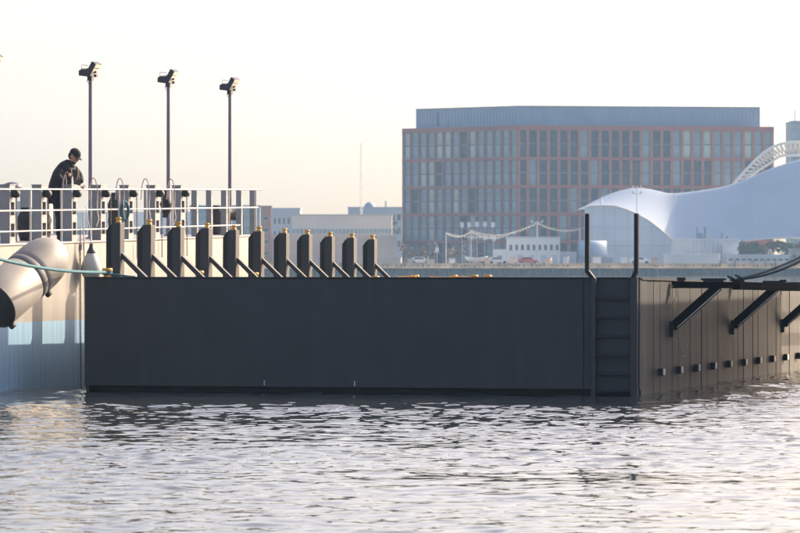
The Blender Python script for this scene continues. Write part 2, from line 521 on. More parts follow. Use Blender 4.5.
# deck edge outriggers on the starboard side
by = [ypx(672, 0.02), ypx(733, 0.02), ypx(783, 0.02)]
by.append(by[2] * 2 - by[1])
ARM = 1.12
first = None
for k, y in enumerate(by):
    if k == 0:
        br = MB().box(.02, ARM, -.06, .06, -.15, -.045).build('outrigger', M['matt_black'], barge, (0, y, 0), bevel=.006)
        m = MB(); m.bar((.03, 0, -.80), (.80, 0, -.12), .15, .15, (0, 1, 0))
        m.build('brace', M['matt_black'], br, bevel=.006)
        m = MB(); m.bar((.13, -.085, -.80), (.84, -.085, -.175), .015, .05, (0, 1, 0)); m.build('brace_flange', M['galv'], br)
        MB().box(.005, .06, -.10, .10, -.96, -.70).build('foot_plate', M['navy_edge'], br)
        first = br
    else:
        twin(first, (0, y, 0))
# outer beam and fittings
MB().box(ARM - .08, ARM + .06, by[0] - .07, BL, -.17, -.04).build('outer_beam', M['matt_black'], barge, bevel=.008)
MB().box(.55, .66, by[0], BL, -.13, -.06).build('inner_beam', M['navy_edge'], barge)
for k, (yy, xx, w, h) in enumerate([(by[0] - .0, .18, .12, .075), (by[0] + .0, .72, .34, .06), (by[1] - 1.2, ARM, .10, .07),
                                (by[1] + .0, .10, .22, .07), (by[1] + .2, .72, .30, .06), (by[2] - 1.1, ARM, .13, .07),
                                (by[2] + .1, .2, .25, .07), (by[2] + .3, .7, .3, .06)]):
    m = MB()
    m.box(-.5 * w, .5 * w, -.05, .05, 0, h * .45)
    m.box(-.62 * w, .62 * w, -.035, .035, h * .45, h)
    m.build('cleat', M['navy_edge'], barge, (xx, yy, -.044 if xx > .03 else 0), bevel=.008)
# yellow gear at the far end of the deck
m = MB(); yb = 19.5
m.tube([(-8.25, yb, .12), (-7.9, yb + .1, .11), (-7.6, yb, .13), (-7.25, yb + .15, .10)], .045, 10)
m.build('pipe', M['orange'], barge)
m = MB(); m.tube([(-9.1, yb + .5, .12), (-8.7, yb + .55, .15)], .045, 10); m.build('pipe', M['orange'], barge)
for x in (-8.95, -8.1, -7.65, -7.35):
    MB().box(-.05, .05, -.12, .12, 0, .08).build('pipe_chock', M['yellow'], barge, (x, yb + .1, .003))
    twin(b0, (x + .15, yb + .9, .05))

# ---------------------------------------------------------------- pale barge on the left
VO = BO + EX * -10.58
VO = Vector((VO.x, VO.y, 2.42))
VP = .0175
pale = empty('barge', VO, (VP, 0, -THETA), 'pale grey high sided barge with a blue bottom, behind the dark barge at the left', 'barge')
VL0 = -15.; VL1 = ypx(258, 0, VO)
m = MB().box(-9.5, 0, VL0, VL1, -3.4, -.004); m.build('hull', M['hull'], pale, bevel=.01)
MB().box(-9.5, .02, VL0, VL1, -.002, .03).build('deck', M['grey'], pale, bevel=.008)
# posts (slotted on the sunny side) with a rubber roller near the top
SP = (ypx(181, -.12, VO) - ypx(101, -.12, VO)) / 3
ya = ypx(101, -.12, VO)
m = MB()
m.box(-.29, -.12, 0, .05, .03, 1.0); m.box(-.29, -.12, .23, .28, .03, 1.0); m.box(-.29, -.17, .05, .23, .03, 1.0)
for z0, z1 in ((.03, .14), (.36, .50), (.72, .84), (.95, 1.0)):
    m.box(-.17, -.12, .05, .23, z0, z1)
vp = m.build('fender_post', M['post_grey'], pale, (0, ya, 0))
MB().lathe([(.045, -.06), (.07, -.045), (.062, .0), (.07, .045), (.045, .06)], (-.06, .14, .86), (0, 1, 0), n=14).build('roller', M['black'], vp)
MB().box(-.30, -.11, -.01, .29, 1.0, 1.018).build('cap', M['post_grey'], vp)
for i in range(-9, 4):
    if i: twin(vp, (0, ya + SP * i, 0))
# far row of plain posts on the other edge of the deck
fp = MB().box(-.11, .11, -.12, .12, .03, .98).build('deck_post', M['post_grey'], pale, (-6.5, -2.0, 0), bevel=.006)
for px, xl in ((27, -6.2), (32.8, -6.6), (46.5, -5.2), (53, -5.6), (66, -4.2), (122, -5), (150, -6), (8, -5.)):
    twin(fp, (xl, ypx(px, xl, VO), 0))
# row of slim balusters at the far end
bl = MB().box(-.055, .055, -.05, .05, .03, .92).build('deck_post', M['post_grey'], pale, (-.2, ypx(195, -.2, VO), 0), bevel=.004)
for px in (209.5, 224.5, 239.5, 253):
    twin(bl, (-.2, ypx(px, -.2, VO), 0))
# hull ladder chain bracket
MB().box(.0, .05, -.05, .05, -.12, -.02).build('pad_eye', M['galv'], pale, (0, ypx(80.5, 0, VO), 0))

VM = Matrix.Translation(VO) @ Euler((VP, 0, -THETA)).to_matrix().to_4x4()
def V(x, y, z): return VM @ Vector((x, y, z))
BM = Matrix.Translation(BO) @ Euler((-.0105, 0, -THETA)).to_matrix().to_4x4()
def Bp(x, y, z): return BM @ Vector((x, y, z))

# guard rail along the pale barge
gr = empty('guard_rail', V(-.05, 0, .03), (VP, 0, -THETA), 'white three bar guard rail along the edge of the pale grey barge', 'railing')
ry0 = VL0; ry1 = ypx(262, -.05, VO)
for z, yend in ((.905, ry1), (.545, ypx(258, -.05, VO)), (.20, ypx(240, -.05, VO))):
    m = MB(); m.tube([(0, ry0, z), (0, yend, z)], .015, 8); m.build('rail', M['rail'], gr)
sb = None
for y in list(np.arange(ya - SP * 9 + SP * .52, ypx(186, 0, VO), SP)) + [ypx(256, -.05, VO), ypx(229, -.05, VO)]:
    if sb is None:
        m = MB(); m.tube([(0, 0, 0), (0, 0, .905)], .019, 8); sb = m.build('stanchion', M['rail'], gr, (0, float(y), 0))
    else: twin(sb, (0, float(y), 0))

g2 = empty('guard_rail', V(-7.2, 0, .03), (VP, 0, -THETA), 'grey guard rail along the far edge of the pale barge', 'railing')
for z in (.95, .50):
    m = MB(); m.tube([(0, -12, z), (0, 17, z)], .020, 8); m.build('rail', M['galv'], g2)
sb = None
for k in range(20):
    y = -11.5 + 1.45 * k
    if sb is None: sb = MB().tube([(0, 0, 0), (0, 0, .95)], .024, 8).build('stanchion', M['galv'], g2, (0, y, 0))
    else: twin(sb, (0, y, 0))
# floodlight masts
def mast(px, pytop, xl, label, yaw=-.4):
    y = ypx(px, xl, VO)
    base = V(xl, y, .03)
    ztop = zof(pytop, base.y) - base.z
    e = empty('floodlight_mast', base, (0, 0, yaw), label, 'floodlight', 'floodlight masts on the pale barge')
    m = MB(); m.tube([(0, 0, .0), (0, 0, ztop * .5), (0, 0, ztop - .26)], [.042, .038, .034], 10)
    m.lathe([(.10, 0), (.10, .02), (.05, .03)], n=12)
    m.build('pole', M['pole'], e)
    m = MB(); m.box(-.045, .045, -.045, .045, ztop - .33, ztop - .20); m.bar((-.17, 0, ztop - .20), (.13, 0, ztop - .17), .05, .04)
    m.build('bracket', M['lamp'], e)
    # lower lamp facing left, upper lamp tipped to the right
    a = MB(); a.prism([(-.19, -.235), (.0, -.26), (.035, -.20), (.0, -.13), (-.14, -.12), (-.19, -.14)], 'y', -.11, .11)
    for k in range(4): a.box(-.15 + k * .04, -.14 + k * .04, -.10, .10, -.122, -.098)
    ha = a.build('lamp_head', M['lamp'], e, (0, 0, ztop), bevel=.006)
    ax = Vector((.5, 0, .86)); ay = Vector((0, 1, 0)); az = ax.cross(ay)
    c = Vector((.065, 0, -.115))
    u = MB(); u.obox(c, ax, ay, az, .135, .13, .045)
    for k in range(5): u.obox(c + ax * (-.1 + k * .05) - az * (-.055), ax, ay, az, .006, .11, .014)
    hb = u.build('lamp_head', M['lamp'], e, (0, 0, ztop), bevel=.006)
    for k in range(3):
        g = MB(); g.obox(c + ax * (-.085 + .085 * k) - az * .049, ax, ay, az, .034, .105, .005); g.build('lens', M['lens'], hb)
    # wire guard over the lower lamp, and lead
    m = MB(); m.tube([(-.18, 0, ztop - .14), (-.18, 0, ztop - .03), (-.04, 0, ztop - .05)], .006, 5); m.build('wire_guard', M['pole'], e)
    m = MB(); m.tube([(-.05, .03, ztop - .25), (-.085, .03, ztop - .33), (-.04, .03, ztop - .40)], .007, 5); m.build('cable', M['pole'], e)
    m = MB(); m.box(.085, .135, -.03, .03, ztop - .265, ztop - .215); m.build('ballast', M['lamp'], e)
    return e
mast(-9, 55, -1.2, 'floodlight mast at the far left whose lamp only tips into the picture')
mast(90.5, 63, -1.2, 'tallest looking grey floodlight mast, rising just right of the leaning man')
mast(168.5, 70.5, -1.2, 'middle grey floodlight mast between the two others on the pale barge', -.33)
mast(230, 78.5, -1.2, 'rightmost floodlight mast, near the far end of the white railing', -.45)

# loops of line over the top rail
def loop(px, rgt):
    y = ypx(px, 0.0, VO); p = []
    b = V(-.02, y, .03)
    e = empty('rope_loop', b, (0, 0, -THETA), None, 'rope', 'loops of line slung over the white rail')
    pts = []
    w = .075
    for t in np.linspace(-1, 1, 15):
        pts.append((w * t * (1 if abs(t) < .99 else 1.05), .02 * t, 1.10 - .26 * abs(t) ** 2.6 - (.12 if abs(t) > .9 else 0)))
    MB().tube(pts, .010, 6).build('line', M['pinkrope'], e)
    pts = [(w * .9, 0.02, .80), (w * .7, .05, .55), (w * 1.1, .05, .38), (w * .5, .05, .25)]
    MB().tube(pts, .009, 6).build('line', M['white_rope'], e)
    return e
for px, lb in ((94.5, 'pinkish loop of line over the rail just right of the leftmost full mast'), (121, 'pinkish loop of line over the rail beside the teal coil'),
               (146.5, 'pinkish loop of line over the rail left of the middle mast'), (172, 'pinkish loop of line over the rail right of the middle mast')):
    loop(px, 0)["label"] = lb
# coil of teal rope
m = MB(); p0 = V(.03, ypx(125.3, .03, VO), .52)
for k in range(5):
    pts = []
    for t in np.linspace(0, 2 * math.pi, 14):
        pts.append(p0 + Vector(((.045 + .008 * k) * math.sin(t), (.02) * math.cos(t) - .02 * k, .19 * math.cos(t) * (1 - .03 * k) + .02)))
    m.tube(pts, .016, 6)
tag(m.build('rope_coil', M['teal']), 'small coil of teal rope hung on the white rail', 'rope')

# dark hanging gear between posts
def bundle(px, z0, z1, xl, w, label, name='tarpaulin', mt='canvas_dark', cat='tarpaulin'):
    y = ypx(px, xl, VO); b = V(xl, y, z0)
    n = 8; prof = []
    for i in range(n + 1):
        t = i / n
        prof.append((w * (.55 + .45 * math.sin(math.pi * (t * .85 + .1))) * random.uniform(.85, 1.1), t * (z1 - z0)))
    m = MB(); m.lathe(prof, n=12)
    for i, v in enumerate(m.v):
        k = random.uniform(.82, 1.12); m.v[i] = (v[0] * k, v[1] * k, v[2])
    o = m.build(name, M[mt], None, b)
    return tag(o, label, cat)
bundle(26.5, .03, .62, -1.2, .17, 'dark covered bundle behind the rail below the ventilator')
bundle(43, .03, .60, -.9, .16, 'dark covered bundle behind the rail left of the man')
bundle(115, .03, .88, -.6, .13, 'tall dark bundle behind the rail just left of the teal rope coil')
bundle(216, .03, .62, -.8, .16, 'dark covered bundle standing near the far end of the railing')
bundle(166, .40, .92, -.5, .10, 'dark bundle hung behind the rail at the foot of the middle mast')
# mushroom ventilator
b = V(-1.1, ypx(12.5, -1.1, VO), .03)
e = empty('ventilator', b, (0, 0, 0), 'grey mushroom shaped ventilator standing behind the rail at far left', 'ventilator')
MB().lathe([(.085, 0), (.085, .86)], n=14).build('trunk', M['post_grey'], e)
MB().lathe([(.10, .86), (.175, .90), (.18, .95), (.15, 1.0), (.07, 1.035), (.02, 1.04)], n=18).build('hood', M['pole'], e)
# box on the deck at far left
e = empty('control_box', V(-1.6, ypx(4, -1.6, VO), .03), (0, 0, -THETA), 'dark control box on a stand at the left edge of the picture', 'box')
MB().box(-.15, .15, -.12, .12, .58, .86).build('cabinet', M['lamp'], e, bevel=.01)
MB().box(-.035, .035, -.035, .035, 0, .58).build('stand', M['pole'], e)
MB().box(-.12, .12, -.13, -.121, .62, .82).build('door', M['pole'], e)
# winch-like machine at the feet of the second flood mast
e = empty('hose_reel', V(-.9, ypx(234, -.9, VO), .03), (0, 0, .3), 'small brown hose reel on the deck beside the rightmost mast', 'reel')
MB().lathe([(.2, -.13), (.2, -.115), (.10, -.11), (.10, .11), (.2, .115), (.2, .13)], (0, 0, .38), (1, 0, 0), n=18).build('drum', M['brass'], e)
for s in (-.15, .15): MB().box(s - .015, s + .015, -.15, .15, 0, .40).build('stand', M['pole'], e)

# chain and white line hanging down the pale hull
m = MB(); y = ypx(80.3, .06, VO)
for k in range(72):
    c = V(.06, y, .22 - k * .038)
    pts = []
    for t in np.linspace(0, 2 * math.pi, 9):
        a = .012 * math.sin(t); z = .025 * math.cos(t)
        pts.append(c + (EX * a if k % 2 else EY * a) + Vector((0, 0, z)))
    m.tube(pts, .0055, 5, caps=False)
tag(m.build('chain', M['rust_chain']), 'rusty chain hanging down the pale hull beside the dark barge', 'chain')
y = ypx(84, .06, VO)
m = MB(); m.tube([V(.05, y, .55), V(.06, y, 0), V(.07, y, -1.2), V(.06, y, -2.43)], .014, 6)
tag(m.build('mooring_line', M['white_rope']), 'thin white line hanging straight down the pale hull to the water', 'rope')
for px in (111, 137, 162, 187):
    m = MB(); y = ypx(px, .05, VO)
    for k in range(30):
        c = V(.05, y, .80 - k * .038)
        pts = []
        for t in np.linspace(0, 2 * math.pi, 8):
            a = .011 * math.sin(t)
            pts.append(c + (EX * a if k % 2 else EY * a) + Vector((0, 0, .025 * math.cos(t))))
        m.tube(pts, .0055, 4, caps=False)
    tag(m.build('chain', M['rust_chain']), {111: 'rusty chain on the slotted post right of the leftmost full mast', 137: 'rusty chain hanging from the post between the two left masts',
        162: 'rusty chain hanging from the post at the middle mast', 187: 'rusty chain hanging from the last slotted post'}[px], 'chain', 'chains hanging on the slotted posts')

# teardrop fender
c = V(.215, ypx(90.5, .2, VO), -.02)
e = empty('fender', (c.x, c.y, c.z - .62), (0, 0, 0), 'teardrop buoy fender with navy top hung on the pale hull', 'fender')
MB().lathe([(.02, 0), (.09, .012), (.15, .06), (.178, .14), (.18, .22), (.155, .31), (.115, .40), (.082, .455)], n=24).build('body', M['fender_white'], e)
MB().lathe([(.083, .455), (.086, .47), (.045, .55), (.032, .60), (.034, .63)], n=18).build('top', M['fender_top'], e)
pts = [(0, 0, .62), (-.01, 0, .8), (-.06, .0, 1.05), (-.10, .02, 1.28)]
MB().tube(pts, .009, 6).build('lanyard', M['white_rope'], e)

# big foam fender at the far left, tilted
A = W(-6, 305, 63.9); D = Vector((.50, .70, .49)).normalized()
e = empty('foam_fender', A, (0, 0, 0), 'big cream cylindrical foam fender with black end, hanging tilted at the left edge', 'fender')
Lf = 2.05
r = .415
MB().lathe([(r, .0), (r, .78), (r - .006, .785)], (0, 0, 0), D, 48).build('body', M['foam_cream'], e)
MB().lathe([(r - .006, .785), (r, .79), (r, .93), (r - .005, .935)], (0, 0, 0), D, 48).build('band', M['foam_grey'], e)  # fender band; a shadow arc is painted into its darker grey
MB().lathe([(r - .005, .935), (r, .94), (r, 1.05), (r * .985, 1.28), (r * .95, 1.42), (r * .88, 1.54), (r * .76, 1.65), (r * .6, 1.74), (r * .38, 1.81), (r * .15, 1.84), (.01, 1.845)],
           (0, 0, 0), D, 48).build('far_end', M['foam_cream'], e)
MB().lathe([(.05, -.16), (.16, -.155), (r * .72, -.10), (r * .93, -.045), (r + .004, -.003)], (0, 0, 0), D, 48).build('end_cap', M['black'], e)
u = D.cross(Vector((0, 0, 1))).normalized(); dn = u.cross(D)
if dn.z > 0: dn = -dn
for h in (.03, 1.05):
    c = D * h + (dn * .9 + u * .43).normalized() * (r + .03)
    m = MB(); m.lathe([(.03, -.05), (.045, -.04), (.045, .04), (.03, .05)], c, D, 10); m.build('lug', M['black'], e)
# teal mooring rope from the left edge to the yellow bollard
bt = Bp(-9.06, .30, .09)
p0 = W(-40, 247, 60.0)
pts = []
for t in np.linspace(0, 1, 24):
    p = p0.lerp(bt, t); p.z -= .11 * 4 * t * (1 - t); pts.append(p)
m = MB(); m.tube(pts, .026, 8)
for k in range(3):
    m.tube([bt + Vector((.075 * math.cos(a), .075 * math.sin(a), -.045 + .02 * k + .004 * a)) for a in np.linspace(0, 6.28, 14)], .014, 6)
m.tube([bt + Vector((.07, 0, -.03)), Bp(-8.7, .35, .02), Bp(-8.62, .42, .015)], .02, 6)
tag(m.build('mooring_rope', M['teal']), 'taut teal mooring rope from the left edge to the yellow bollard', 'rope')
# dark ropes at the right
qa = Bp(ARM, ypx(739, ARM), .0)
for j, (end, sag, lb) in enumerate(((W(835, 236, 71.0), .13, 'upper dark teal rope rising to the right edge above the outriggers'),
                                    (W(850, 226, 72.0), .22, 'lower heavier dark teal rope sagging from the outrigger beam to the right edge'))):
    pts = []
    st0 = qa + Vector((.0, .3 * j, .02 - .02 * j)) + EX * (-.1 * j)
    for t in np.linspace(0, 1, 22):
        p = st0.lerp(end, t); p.z -= sag * 4 * t * (1 - t) * (.8 if j == 0 else 1); pts.append(p)
    m = MB(); m.tube(pts, .024 + .006 * j, 8)
    m.tube([st0 + Vector((.06 * math.cos(a), .11 * math.sin(a), .02 - .03 * math.cos(a))) for a in np.linspace(0, 6.28, 14)], .018, 6)
    tag(m.build('mooring_rope', M['teal_dark']), lb, 'rope', 'dark ropes leading off to the right')
# thin pale lines hanging from the first outrigger
m = MB()
for s in (0, .05, -.06):
    pts = [Bp(.05 + .1 * abs(s), by[0] + s, -.10)]
    for t in np.linspace(.1, 1, 9):
        pts.append(Bp(.06 + .05 * math.sin(5 * t + s * 40), by[0] + s + .10 * math.sin(4 * t + s * 30), -.10 - (.75 + s) * t))
    m.tube(pts, .006, 5)
pts = [Bp(.04, by[0] + .15, -.75), Bp(.05, by[0] + .5, -1.1), Bp(.05, by[0] + .8, -1.3), Bp(.05, by[0] + 1.2, -1.28), Bp(.05, by[0] + 1.4, -1.0)]
m.tube(pts, .006, 5)
tag(m.build('cord', mat('straw_twine', (.42, .34, .16), .85, 0, .2, 30)), 'straw coloured twine dangling from the first outrigger', 'cord')

# workboat lying beyond the right edge - added unseen: deckhouse shades the barge side, ropes lead to it
e = empty('workboat', Bp(4.4, 2.6, -1.886), (0, 0, -THETA), 'dark workboat added unseen beyond the right edge to shade the barge and take the ropes', 'workboat')
MB().prism([(0, 1.2), (1.2, -.3), (18.5, -.3), (19.2, 1.4), (19.2, 2.0), (0, 2.3)], 'x', 0, 3.6).build('hull', M['navy_edge'], e, bevel=.04)
MB().box(.25, 3.3, .6, 18.0, 2.25, 5.65).build('deckhouse', M['grey'], e, bevel=.05)
for k in range(9): MB().box(.235, .249, 1.3 + k * 1.85, 2.4 + k * 1.85, 3.5, 4.3).build('window', M['dark_glass'], e)

# ---------------------------------------------------------------- the man
def person():
    YP = V(-.42, ypx(62, -.42, VO), 0).y
    fx = 62.; sc = F / YP
    base = W(fx, 244, YP)
    base.z = V(-.42, ypx(62, -.42, VO), .03).z
    def P(px, dy, py): return Vector(((px - fx) / sc, dy, (243.8 - py) / sc))
    e = empty('person', base, (0, 0, 0), 'person in black jacket and dark cap leaning over the white rail', 'person')

    def skin(name, nodes, edges, m, root, sub=2, parent=e, extra=None, voxel=None):
        me = bpy.data.meshes.new(name)
        keys = list(nodes); ix = {k: i for i, k in enumerate(keys)}
        me.from_pydata([nodes[k][0] for k in keys], [(ix[a], ix[b]) for a, b in edges], [])
        o = bpy.data.objects.new(name, me); COL.objects.link(o)
        sk = o.modifiers.new('skin', 'SKIN'); sk.use_smooth_shade = True
        if not me.skin_vertices: 
            bm = bmesh.new(); bm.from_mesh(me); bm.verts.layers.skin.verify(); bm.to_mesh(me); bm.free()
        for k in keys:
            sv = me.skin_vertices[0].data[ix[k]]
            r_ = nodes[k][1]
            sv.radius = r_ if isinstance(r_, tuple) else (r_, r_)
            sv.use_root = (k == root)
        ss = o.modifiers.new('sub', 'SUBSURF'); ss.levels = sub; ss.render_levels = sub
        dg = bpy.context.evaluated_depsgraph_get(); dg.update()
        me2 = bpy.data.meshes.new_from_object(o.evaluated_get(dg))
        o.modifiers.clear()
        if extra:
            bm = bmesh.new(); bm.from_mesh(me2)
            n0 = len(bm.verts)
            for (c, rad, rot) in extra:
                mtx = Matrix.Translation(c) @ rot.to_matrix().to_4x4() @ Matrix.Diagonal((*rad, 1))
                bmesh.ops.create_uvsphere(bm, u_segments=20, v_segments=14, radius=1, matrix=mtx)
            bm.to_mesh(me2); bm.free()
        o.data = me2
        if voxel:
            rm = o.modifiers.new('remesh', 'REMESH'); rm.mode = 'VOXEL'; rm.voxel_size = voxel
            sm = o.modifiers.new('smooth', 'SMOOTH'); sm.iterations = 2; sm.factor = .4
            dg = bpy.context.evaluated_depsgraph_get(); dg.update()
            me3 = bpy.data.meshes.new_from_object(o.evaluated_get(dg)); o.modifiers.clear(); o.data = me3
        o.data.name = name
        for p in o.data.polygons: p.use_smooth = True
        o.data.materials.clear(); o.data.materials.append(m)
        o.parent = parent
        return o

    J = dict(pel=P(57, 0, 196), sp=P(59.5, -.02, 184), ch=P(65, -.03, 173.5), nk=P(71, -.05, 166.5), hd=P(74.3, -.07, 160),
             rs=P(61.5, -.19, 172), re=P(57.5, -.27, 182), rw=P(64, -.33, 178.8),
             ls=P(74, .07, 171.5), le=P(80, .06, 179.5), lw=P(81.6, -.08, 186.3),
             rh=P(57.5, -.09, 199), rk=P(60.5, -.10, 220), ra=P(60, -.07, 240),
             lh=P(60, .08, 199), lk=P(64.5, .08, 220), la=P(64, .10, 240))
    nodes = {k: [J[k], r_] for k, r_ in dict(pel=.13, sp=.125, ch=.13, nk=.06, hd=.07, rs=.06, re=.045, rw=.03, ls=.06, le=.045, lw=.03,
                                             rh=.085, rk=.06, ra=.042, lh=.085, lk=.06, la=.042).items()}
    edges = [('pel', 'sp'), ('sp', 'ch'), ('ch', 'nk'), ('nk', 'hd'), ('ch', 'rs'), ('rs', 're'), ('re', 'rw'), ('ch', 'ls'), ('ls', 'le'), ('le', 'lw'),
             ('pel', 'rh'), ('rh', 'rk'), ('rk', 'ra'), ('pel', 'lh'), ('lh', 'lk'), ('lk', 'la')]
    # hands: palm and five fingers
    def hand(w, d, side, up, pre):
        d = d.normalized(); side = side.normalized(); dn = d.cross(side).normalized()
        if dn.z > 0: dn = -dn
        nodes[pre + 'p'] = [J[w] + d * .05, (.03, .02)]; edges.append((w, pre + 'p'))
        nodes[pre + 'q'] = [J[w] + d * .085, (.03, .016)]; edges.append((pre + 'p', pre + 'q'))
        for i, (o_, L) in enumerate(((-.028, .065), (-.009, .078), (.010, .072), (.028, .056))):
            a = J[w] + d * .098 + side * o_
            b_ = a + d * L * .45 + dn * L * .12
            c_ = b_ + d * L * .22 + dn * L * .38
            for nm, pt, rr in ((f'{pre}{i}a', a, .0095), (f'{pre}{i}b', b_, .009), (f'{pre}{i}c', c_, .0078)):
                nodes[nm] = [pt, rr]
            edges.extend([(pre + 'q', f'{pre}{i}a'), (f'{pre}{i}a', f'{pre}{i}b'), (f'{pre}{i}b', f'{pre}{i}c')])
        t0 = J[w] + d * .045 - side * .035; t1 = t0 + d * .035 - side * .022 + dn * .012; t2 = t1 + d * .03 + dn * .016
        for nm, pt, rr in ((pre + 't0', t0, .012), (pre + 't1', t1, .0105), (pre + 't2', t2, .009)): nodes[nm] = [pt, rr]
        edges.extend([(pre + 'p', pre + 't0'), (pre + 't0', pre + 't1'), (pre + 't1', pre + 't2')])
    hand('rw', Vector((.85, -.1, .12)), Vector((.2, -.3, -.9)), None, 'R')
    hand('lw', Vector((.25, -.75, -.45)), Vector((-.95, -.25, 0)), None, 'L')
    # head
    face = Euler((R(0), R(34), R(-28)))            # nose axis = +x, pitched down
    fm = face.to_matrix()
    hc = J['hd'] + Vector((.005, 0, .015))
    def h(x, y, z): return hc + fm @ Vector((x, y, z))
    ex = [(h(-.005, 0, .015), (.098, .076, .112), face), (h(.035, 0, -.055), (.060, .055, .070), face),
          (h(.098, 0, -.022), (.022, .014, .030), face), (h(.083, 0, -.062), (.018, .025, .010), face), (h(.07, 0, -.095), (.026, .026, .022), face),
          (h(.086, .032, .012), (.014, .022, .009), face), (h(.086, -.032, .012), (.014, .022, .009), face),
          (h(-.005, .078, -.01), (.022, .010, .032), face), (h(-.005, -.078, -.01), (.022, .010, .032), face)]
    skin('body', nodes, edges, M['skin'], 'pel', 2, extra=ex, voxel=.0085)
    for s in (-1, 1):
        m = MB(); m.lathe([(.001, -.011), (.008, -.008), (.011, 0), (.008, .008), (.001, .011)], h(.086, .03 * s, .0), n=10)
        m.build('eye', M['hair'], e)
    # beard and hair
    bm = bmesh.new()
    bmesh.ops.create_uvsphere(bm, u_segments=16, v_segments=12, radius=1, matrix=Matrix.Translation(h(.048, 0, -.095)) @ fm.to_4x4() @ Matrix.Diagonal((.046, .056, .04, 1)))
    bmesh.ops.create_uvsphere(bm, u_segments=16, v_segments=12, radius=1, matrix=Matrix.Translation(h(-.03, 0, -.01)) @ fm.to_4x4() @ Matrix.Diagonal((.085, .081, .085, 1)))
    me = bpy.data.meshes.new('hair'); bm.to_mesh(me); bm.free(); me.materials.append(M['hair'])
    for p in me.polygons: p.use_smooth = True
    o = bpy.data.objects.new('hair', me); COL.objects.link(o); o.parent = e
    # cap: crown, brim
    bm = bmesh.new()
    bmesh.ops.create_uvsphere(bm, u_segments=24, v_segments=16, radius=1, matrix=Matrix.Translation(h(-.008, 0, .045)) @ fm.to_4x4() @ Matrix.Diagonal((.112, .090, .100, 1)))
    bmesh.ops.bisect_plane(bm, geom=bm.verts[:] + bm.edges[:] + bm.faces[:], plane_co=h(0, 0, .035), plane_no=fm @ Vector((-.05, 0, -1)), clear_outer=True)
    me = bpy.data.meshes.new('cap'); bm.to_mesh(me); bm.free(); me.materials.append(M['jacket'])
    for p in me.polygons: p.use_smooth = True
    cp = bpy.data.objects.new('cap', me); COL.objects.link(cp); cp.parent = e
    m = MB(); vs = []; n = 12
    for zz in (.034, .043):
        for k in range(n + 1):
            a = -1.15 + 2.3 * k / n
            vs.append(h(.095 * math.cos(a), .084 * math.sin(a), zz))
        for k in range(n + 1):
            a = -1.15 + 2.3 * k / n
            vs.append(h(.095 * math.cos(a) + .07 * max(0, math.cos(a * 1.3)), .082 * math.sin(a), zz - .014))
    k1 = n + 1
    fs = []
    for k in range(n):
        fs.append((k, k + 1, k1 + k + 1, k1 + k)); fs.append((2 * k1 + k, 3 * k1 + k, 3 * k1 + k + 1, 2 * k1 + k + 1))
        fs.append((k1 + k, k1 + k + 1, 3 * k1 + k + 1, 3 * k1 + k))
        fs.append((k, 2 * k1 + k, 2 * k1 + k + 1, k + 1))
    m.add(vs, fs, True); m.build('brim', M['jacket'], cp)
    # jacket
    jn = dict(hem=[P(57, 0, 195), (.185, .165)], hem2=[P(56, 0, 190), (.175, .16)], sp=[P(59, -.02, 183), (.165, .16)], ch=[P(64.5, -.03, 174.5), (.165, .155)],
              col=[P(69.5, -.05, 167.5), .125], col2=[P(72.5, -.06, 164.2), .088],
              rs=[J['rs'] + Vector((.0, .02, -.01)), .088], rm=[J['rs'].lerp(J['re'], .5), .076], re=[J['re'], .07], rf=[J['re'].lerp(J['rw'], .55), .06], rw=[J['re'].lerp(J['rw'], .9), .05],
              ls=[J['ls'] + Vector((0, -.02, -.01)), .088], lm=[J['ls'].lerp(J['le'], .5), .076], le=[J['le'], .066], lf=[J['le'].lerp(J['lw'], .5), .058], lw=[J['le'].lerp(J['lw'], .9), .05])
    je = [('hem', 'hem2'), ('hem2', 'sp'), ('sp', 'ch'), ('ch', 'col'), ('col', 'col2'), ('ch', 'rs'), ('rs', 'rm'), ('rm', 're'), ('re', 'rf'), ('rf', 'rw'),
          ('ch', 'ls'), ('ls', 'lm'), ('lm', 'le'), ('le', 'lf'), ('lf', 'lw')]
    jk = skin('jacket', jn, je, M['jacket'], 'hem', 2)
    # open front hanging below the chest
    fr = MB()
    for (a, b_, c_, d_) in (((66, -.16, 174), (72, -.17, 172), (72, -.20, 189), (66, -.20, 190)), ((73, -.15, 172), (79, -.08, 172), (81.5, -.08, 188), (74.5, -.17, 189))):
        q = [P(*a), P(*b_), P(*c_), P(*d_)]
        t = Vector((0, .05, 0))
        fr.add([*q, *[v + t for v in q]], [(0, 1, 2, 3), (4, 7, 6, 5), (0, 4, 5, 1), (1, 5, 6, 2), (2, 6, 7, 3), (3, 7, 4, 0)])
    fo = fr.build('front_flap', M['jacket'], jk, bevel=.02)
    for (a, b_) in (((72.2, -.185, 171), (72.6, -.215, 187)), ((78.6, -.10, 171.5), (77.6, -.15, 183))):
        m = MB(); m.tube([P(*a), P((a[0] + b_[0]) / 2 + .5, (a[1] + b_[1]) / 2 - .01, (a[2] + b_[2]) / 2), P(*b_)], .007, 6); m.build('zip', M['jacket_trim'], jk)
    tn = dict(pel=[P(57, 0, 194), .155], rh=[J['rh'], .115], rm=[J['rh'].lerp(J['rk'], .5), .098], rk=[J['rk'], .082], rc=[J['rk'].lerp(J['ra'], .5), .076], ra=[J['ra'] + Vector((0, 0, .0)), .068],
              lh=[J['lh'], .115], lm=[J['lh'].lerp(J['lk'], .5), .098], lk=[J['lk'], .082], lc=[J['lk'].lerp(J['la'], .5), .076], la=[J['la'], .068])
    te = [('pel', 'rh'), ('rh', 'rm'), ('rm', 'rk'), ('rk', 'rc'), ('rc', 'ra'), ('pel', 'lh'), ('lh', 'lm'), ('lm', 'lk'), ('lk', 'lc'), ('lc', 'la')]
    skin('trousers', tn, te, M['trouser'], 'pel', 2)
